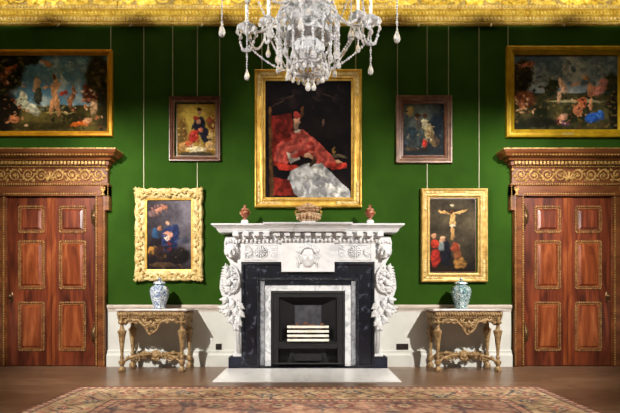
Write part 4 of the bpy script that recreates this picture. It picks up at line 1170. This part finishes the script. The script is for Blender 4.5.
# mantel ornaments
def urn(cx, label):
    z, cy = 2.1, -.33
    r = thing('covered_urn', (cx, cy, z), label, 'urn', 'pair of red stone urns on the mantelpiece')
    m = MB(); m.box(cx-.05, cx+.05, cy-.05, cy+.05, z, z+.05); m.box(cx-.042, cx+.042, cy-.042, cy+.042, z+.05, z+.062); m.build('plinth', M['marble'], r, bevel=.004)
    m = MB(); m.lathe([(.02, .06), (.038, .063), (.034, .074), (.02, .084), (.022, .094), (.045, .11), (.066, .14), (.072, .17), (.066, .188), (.05, .194)], (cx, cy, z), 20); m.build('body', M['agate'], r, True)
    m = MB(); m.lathe([(.056, .195), (.06, .203), (.054, .22), (.036, .234), (.018, .242), (.016, .25), (.025, .262), (.022, .276), (.008, .286), (0, .29)], (cx, cy, z), 20); lo = m.build('lid', M['agate'], r, True)
    for sg in (-1, 1):
        m = MB(); m.tube([(cx+sg*.055, cy, z+.14), (cx+sg*.075, cy, z+.16), (cx+sg*.07, cy, z+.185), (cx+sg*.052, cy, z+.18)], .006, 6); m.build('handle', M['brass'], r, True)
urn(WX(245, 6.87), 'small red stone covered urn at the left end of the mantelpiece')
urn(WX(370, 6.87), 'small red stone covered urn at the right end of the mantelpiece')
cx, cy, z = WX(308.5, 6.84), -.36, 2.1015
r = thing('potpourri_vase', (cx, cy, z), 'wide tawny stone vase with lid in the middle of the mantelpiece', 'vase')
m = MB(); m.box(cx-.1, cx+.1, cy-.075, cy+.075, z, z+.035); m.build('plinth', M['marble'], r, bevel=.005)
m = MB(); m.lathe([(.09, .036), (.13, .04), (.14, .055), (.13, .07), (.15, .09), (.185, .115), (.19, .14), (.17, .15), (.12, .155)], (cx, cy, z), 28, sy=.6)
for i in range(20):
    a = 2*pi*i/20; m.ell((cx+.16*cos(a), cy+.095*sin(a), z+.085), (.02, .02, .026))
m.build('bowl', M['porphyry'], r, True)
m = MB(); m.lathe([(.12, .156), (.11, .17), (.13, .19), (.175, .215), (.19, .225), (.185, .24), (.12, .25), (.1, .27), (.05, .285), (.04, .3), (.0, .305)], (cx, cy, z), 28, sy=.6)
for i in range(18):
    a = 2*pi*i/18; m.ell((cx+.14*cos(a), cy+.085*sin(a), z+.193), (.018, .016, .02))
m.build('lid', M['porphyry'], r, True)
for sg in (-1, 1):
    m = MB(); m.tube([(cx+sg*.17, cy, z+.13), (cx+sg*.19, cy, z+.16), (cx+sg*.18, cy, z+.19), (cx+sg*.14, cy, z+.2)], .01, 6); m.ell((cx+sg*.185, cy, z+.17), (.018, .02, .018)); m.build('handle', M['brass'], r, True)

# ================================================================== CHANDELIER
CD = 4.05                      # distance from the camera
CXc, CYc = WX(308, CD), -D+CD
ch = thing('chandelier', (CXc, CYc, RZ), 'large crystal chandelier with strings of drops hanging before the portrait', 'chandelier')
def cz_(py): return WZ(py, CD)
K = M['crystal']
m = MB(); m.tube([(CXc, CYc, RZ-.01), (CXc, CYc, cz_(-40))], .012, 8); m.lathe([(.0, -.12), (.05, -.1), (.1, -.02), (.1, -.002)], (CXc, CYc, RZ), 16); m.build('suspension_rod', M['brass_dark'], ch, True)
# stem: stacked glass balusters
m = MB()
zb_ = cz_(66)
m.lathe([(.0, 0), (.03, .01), (.08, .04), (.125, .1), (.14, .16), (.12, .19), (.05, .21), (.035, .25), (.06, .3), (.11, .36), (.16, .42), (.2, .46), (.05, .48), (.035, .56), (.07, .62), (.09, .7), (.05, .78), (.03, .84), (.1, .9), (.05, .94), (0, .96)], (CXc, CYc, zb_), 16)
m.build('glass_stem', K, ch)
# receiver bowl: two faceted dishes, like a fluted dome
def dish(zc, R, h, n=24, up=1):
    m = MB(); pr = []
    for i in range(9):
        t = i/8; pr.append((R*sin(t*pi/2)+.03, up*h*(1-cos(t*pi/2))))
    pr2 = [(r_-.012, z_+.012*up) for r_, z_ in pr[::-1]]
    vs = []; full = pr + pr2
    for j, (r_, z_) in enumerate(full):
        for i in range(n*2):
            a = pi*i/n; q = r_*(1+.05*(i % 2)*(r_/R)); vs.append((CXc+q*cos(a), CYc+q*sin(a), zc+z_))
    fs = []; N2 = n*2
    for j in range(len(full)-1):
        for i in range(N2): fs.append((j*N2+i, j*N2+(i+1) % N2, (j+1)*N2+(i+1) % N2, (j+1)*N2+i))
    j = len(full)-1
    for i in range(N2): fs.append((j*N2+i, j*N2+(i+1) % N2, (i+1) % N2, i))
    m.add(vs, fs); m.build('glass_dish', K, ch)
dish(cz_(20), .17, -.16, up=1)
# rings
def hoop(py, R, th=.008):
    m = MB(); m.tube([(CXc+R*cos(2*pi*i/36), CYc+R*sin(2*pi*i/36), cz_(py)) for i in range(37)], th, 6, up=(0, 0, 1)); m.build('hoop', K, ch, True)
hoop(20, .262); hoop(-4, .22, .007); hoop(70, .17)
def drop_mesh(L, R):
    m = MB(); m.lathe([(0, 0), (R*.35, -L*.12), (R*.25, -L*.18), (R*.8, -L*.5), (R, -L*.72), (R*.7, -L*.92), (0, -L)], (0, 0, 0), 6)
    me = bpy.data.meshes.new('crystal_drop'); me.from_pydata(m.v, [], m.f); me.materials.append(K); return me
big_drop, small_drop = drop_mesh(.105, .024), drop_mesh(.06, .014)
def put_drop(x, y, z, me, sc=1.0):
    o = bpy.data.objects.new('crystal_drop', me); COL.objects.link(o); o.parent = ch
    o.location = Vector((x, y, z)) - ch.location; o.scale = (sc, sc, sc)
def chain(p0, p1, sag, r=.010, step=.024, name='bead_chain', wire=True):
    p0, p1 = Vector(p0), Vector(p1); L = (p1-p0).length + sag*1.2; n = max(3, int(L/step)); m = MB(); pts = []
    for i in range(n+1):
        t = i/n; p = p0.lerp(p1, t); p.z -= sag*4*t*(1-t); pts.append(p)
        big = 1.0 + .35*(i % 3 == 0)
        m.ell(p, (r*big, r*big, r*1.15*big), 0, 6, 4)
    m.tube(pts, .0018, 4)
    m.build(name, K, ch)
# curtain of drops round the dome
for i in range(20):
    a = 2*pi*(i+.5)/20
    x, y = CXc+.262*cos(a), CYc+.262*sin(a)
    L_ = .30 + .05*(i % 2)
    chain((x, y, cz_(20)), (x, y, cz_(20)-L_), 0, .0105, .024, 'drop_string')
    put_drop(x, y, cz_(20)-L_, big_drop, .85)
    x2, y2 = CXc+.2*cos(a), CYc+.2*sin(a)
    chain((CXc+.262*cos(a), CYc+.262*sin(a), cz_(20)), (CXc+.15*cos(a), CYc+.15*sin(a), cz_(-6)), -.035, .011, .028, 'drop_string')
for i in range(18):
    a = 2*pi*i/18; x, y = CXc+.17*cos(a), CYc+.17*sin(a)
    put_drop(x, y, cz_(69), small_drop, 1.2)
for i in range(12):
    a, b = 2*pi*i/12, 2*pi*(i+1)/12
    chain((CXc+.262*cos(a), CYc+.262*sin(a), cz_(20)), (CXc+.262*cos(b), CYc+.262*sin(b), cz_(20)), .11, .012, .026)
    chain((CXc+.17*cos(a), CYc+.17*sin(a), cz_(69)), (CXc+.03*cos(a), CYc+.03*sin(a), cz_(76)), .01, .011, .024)
    chain((CXc+.17*cos(a), CYc+.17*sin(a), cz_(69)), (CXc+.10*cos(a), CYc+.10*sin(a), cz_(44)), -.02, .009, .024)
chain((CXc, CYc, cz_(76)), (CXc, CYc, cz_(80)), 0)
put_drop(CXc-.0, CYc, cz_(79), big_drop, 1.0)
# arms with drip pans and candles
arms = 8
for i in range(arms):
    a = 2*pi*i/arms - .1
    R = .53 if i % 2 == 0 else .60
    zt_ = cz_(28) if i % 2 == 0 else cz_(-6)
    dx, dy = cos(a), sin(a)
    pts = []
    for k in range(19):
        t = k/18; rr_ = .05 + (R-.05)*t
        zz = cz_(-12) - .26*sin(pi*min(1, t*1.25))*(1 if t < .8 else 0) if False else (1-t)*cz_(-25) + t*zt_ - .17*sin(pi*t)
        pts.append((CXc+dx*rr_, CYc+dy*rr_, zz))
    m = MB(); m.tube(pts, .0125, 7); ao = m.build('arm', K, ch, True)
    ex, ey, ez = CXc+dx*R, CYc+dy*R, zt_
    m = MB(); m.lathe([(.0, -.03), (.02, -.026), (.03, -.01), (.075, .012), (.088, .03), (.084, .032), (.02, .012), (.022, .04), (.032, .075), (.02, .08), (0, .08)], (ex, ey, ez), 14); m.build('drip_pan', K, ao)
    m = MB(); m.lathe([(.013, .08), (.013, .23), (.009, .235), (.002, .245)], (ex, ey, ez), 10); m.build('candle', M['candle'], ao, True)
    for k in range(6):
        b = 2*pi*k/6 + .3
        put_drop(ex+.083*cos(b), ey+.083*sin(b), ez+.026, small_drop, 1.1)
    # long pendant string below
    L2 = .33 if i % 4 == 0 else .22; chain((ex, ey, ez-.02), (ex, ey, ez-L2), 0, .008, .022, 'drop_string'); put_drop(ex, ey, ez-L2+.01, big_drop, 1.0)
    for sw in (-1, 1):        # loops from the pan's rim to the string below it
        chain((ex+dx*.08*sw, ey+dy*.08*sw, ez+.02), (ex, ey, ez-.14), .09, .0105, .024)
    # swags in to the centre and on to the neighbour
    chain((ex-dx*.02, ey-dy*.02, ez-.13), (CXc+dx*.2, CYc+dy*.2, cz_(69)), .03, .0085, .024)
    n_ = (i+1) % arms; an = 2*pi*n_/arms - .1; Rn = .53 if n_ % 2 == 0 else .60; zn = cz_(28) if n_ % 2 == 0 else cz_(-6)
    chain((ex, ey, ez-.02), (CXc+cos(an)*Rn, CYc+sin(an)*Rn, zn-.02), .17, .009, .025)
# large pendants from an upper tier on either side
for sx, px_, py_ in ((-1, 222, 22), (-1, 270, 24), (1, 351, 26), (1, 397, 28)):
    x = WX(px_, CD)
    chain((x, CYc, cz_(-18)), (x, CYc, cz_(py_)), 0, .008, .022, 'drop_string'); put_drop(x, CYc, cz_(py_), big_drop, 1.25)
for px_ in (222, 397):
    x = WX(px_, CD); sg = 1 if px_ > 300 else -1
    chain((x, CYc, cz_(-16)), (CXc+sg*.3, CYc, cz_(-30)), .06)
    m = MB(); m.tube([(CXc+sg*.04, CYc, cz_(-45)), (CXc+sg*.3, CYc, cz_(-52)), (CXc+sg*.6, CYc, cz_(-40)), (x, CYc, cz_(-18))], .011, 7); m.build('arm', K, ch, True)
    for px2, s2 in ((270, -1), (351, 1)):
        if s2 == sg:
            x2 = WX(px2, CD); m = MB(); m.tube([(CXc+sg*.04, CYc, cz_(-30)), (x2, CYc, cz_(-18))], .009, 7); m.build('arm', K, ch, True)
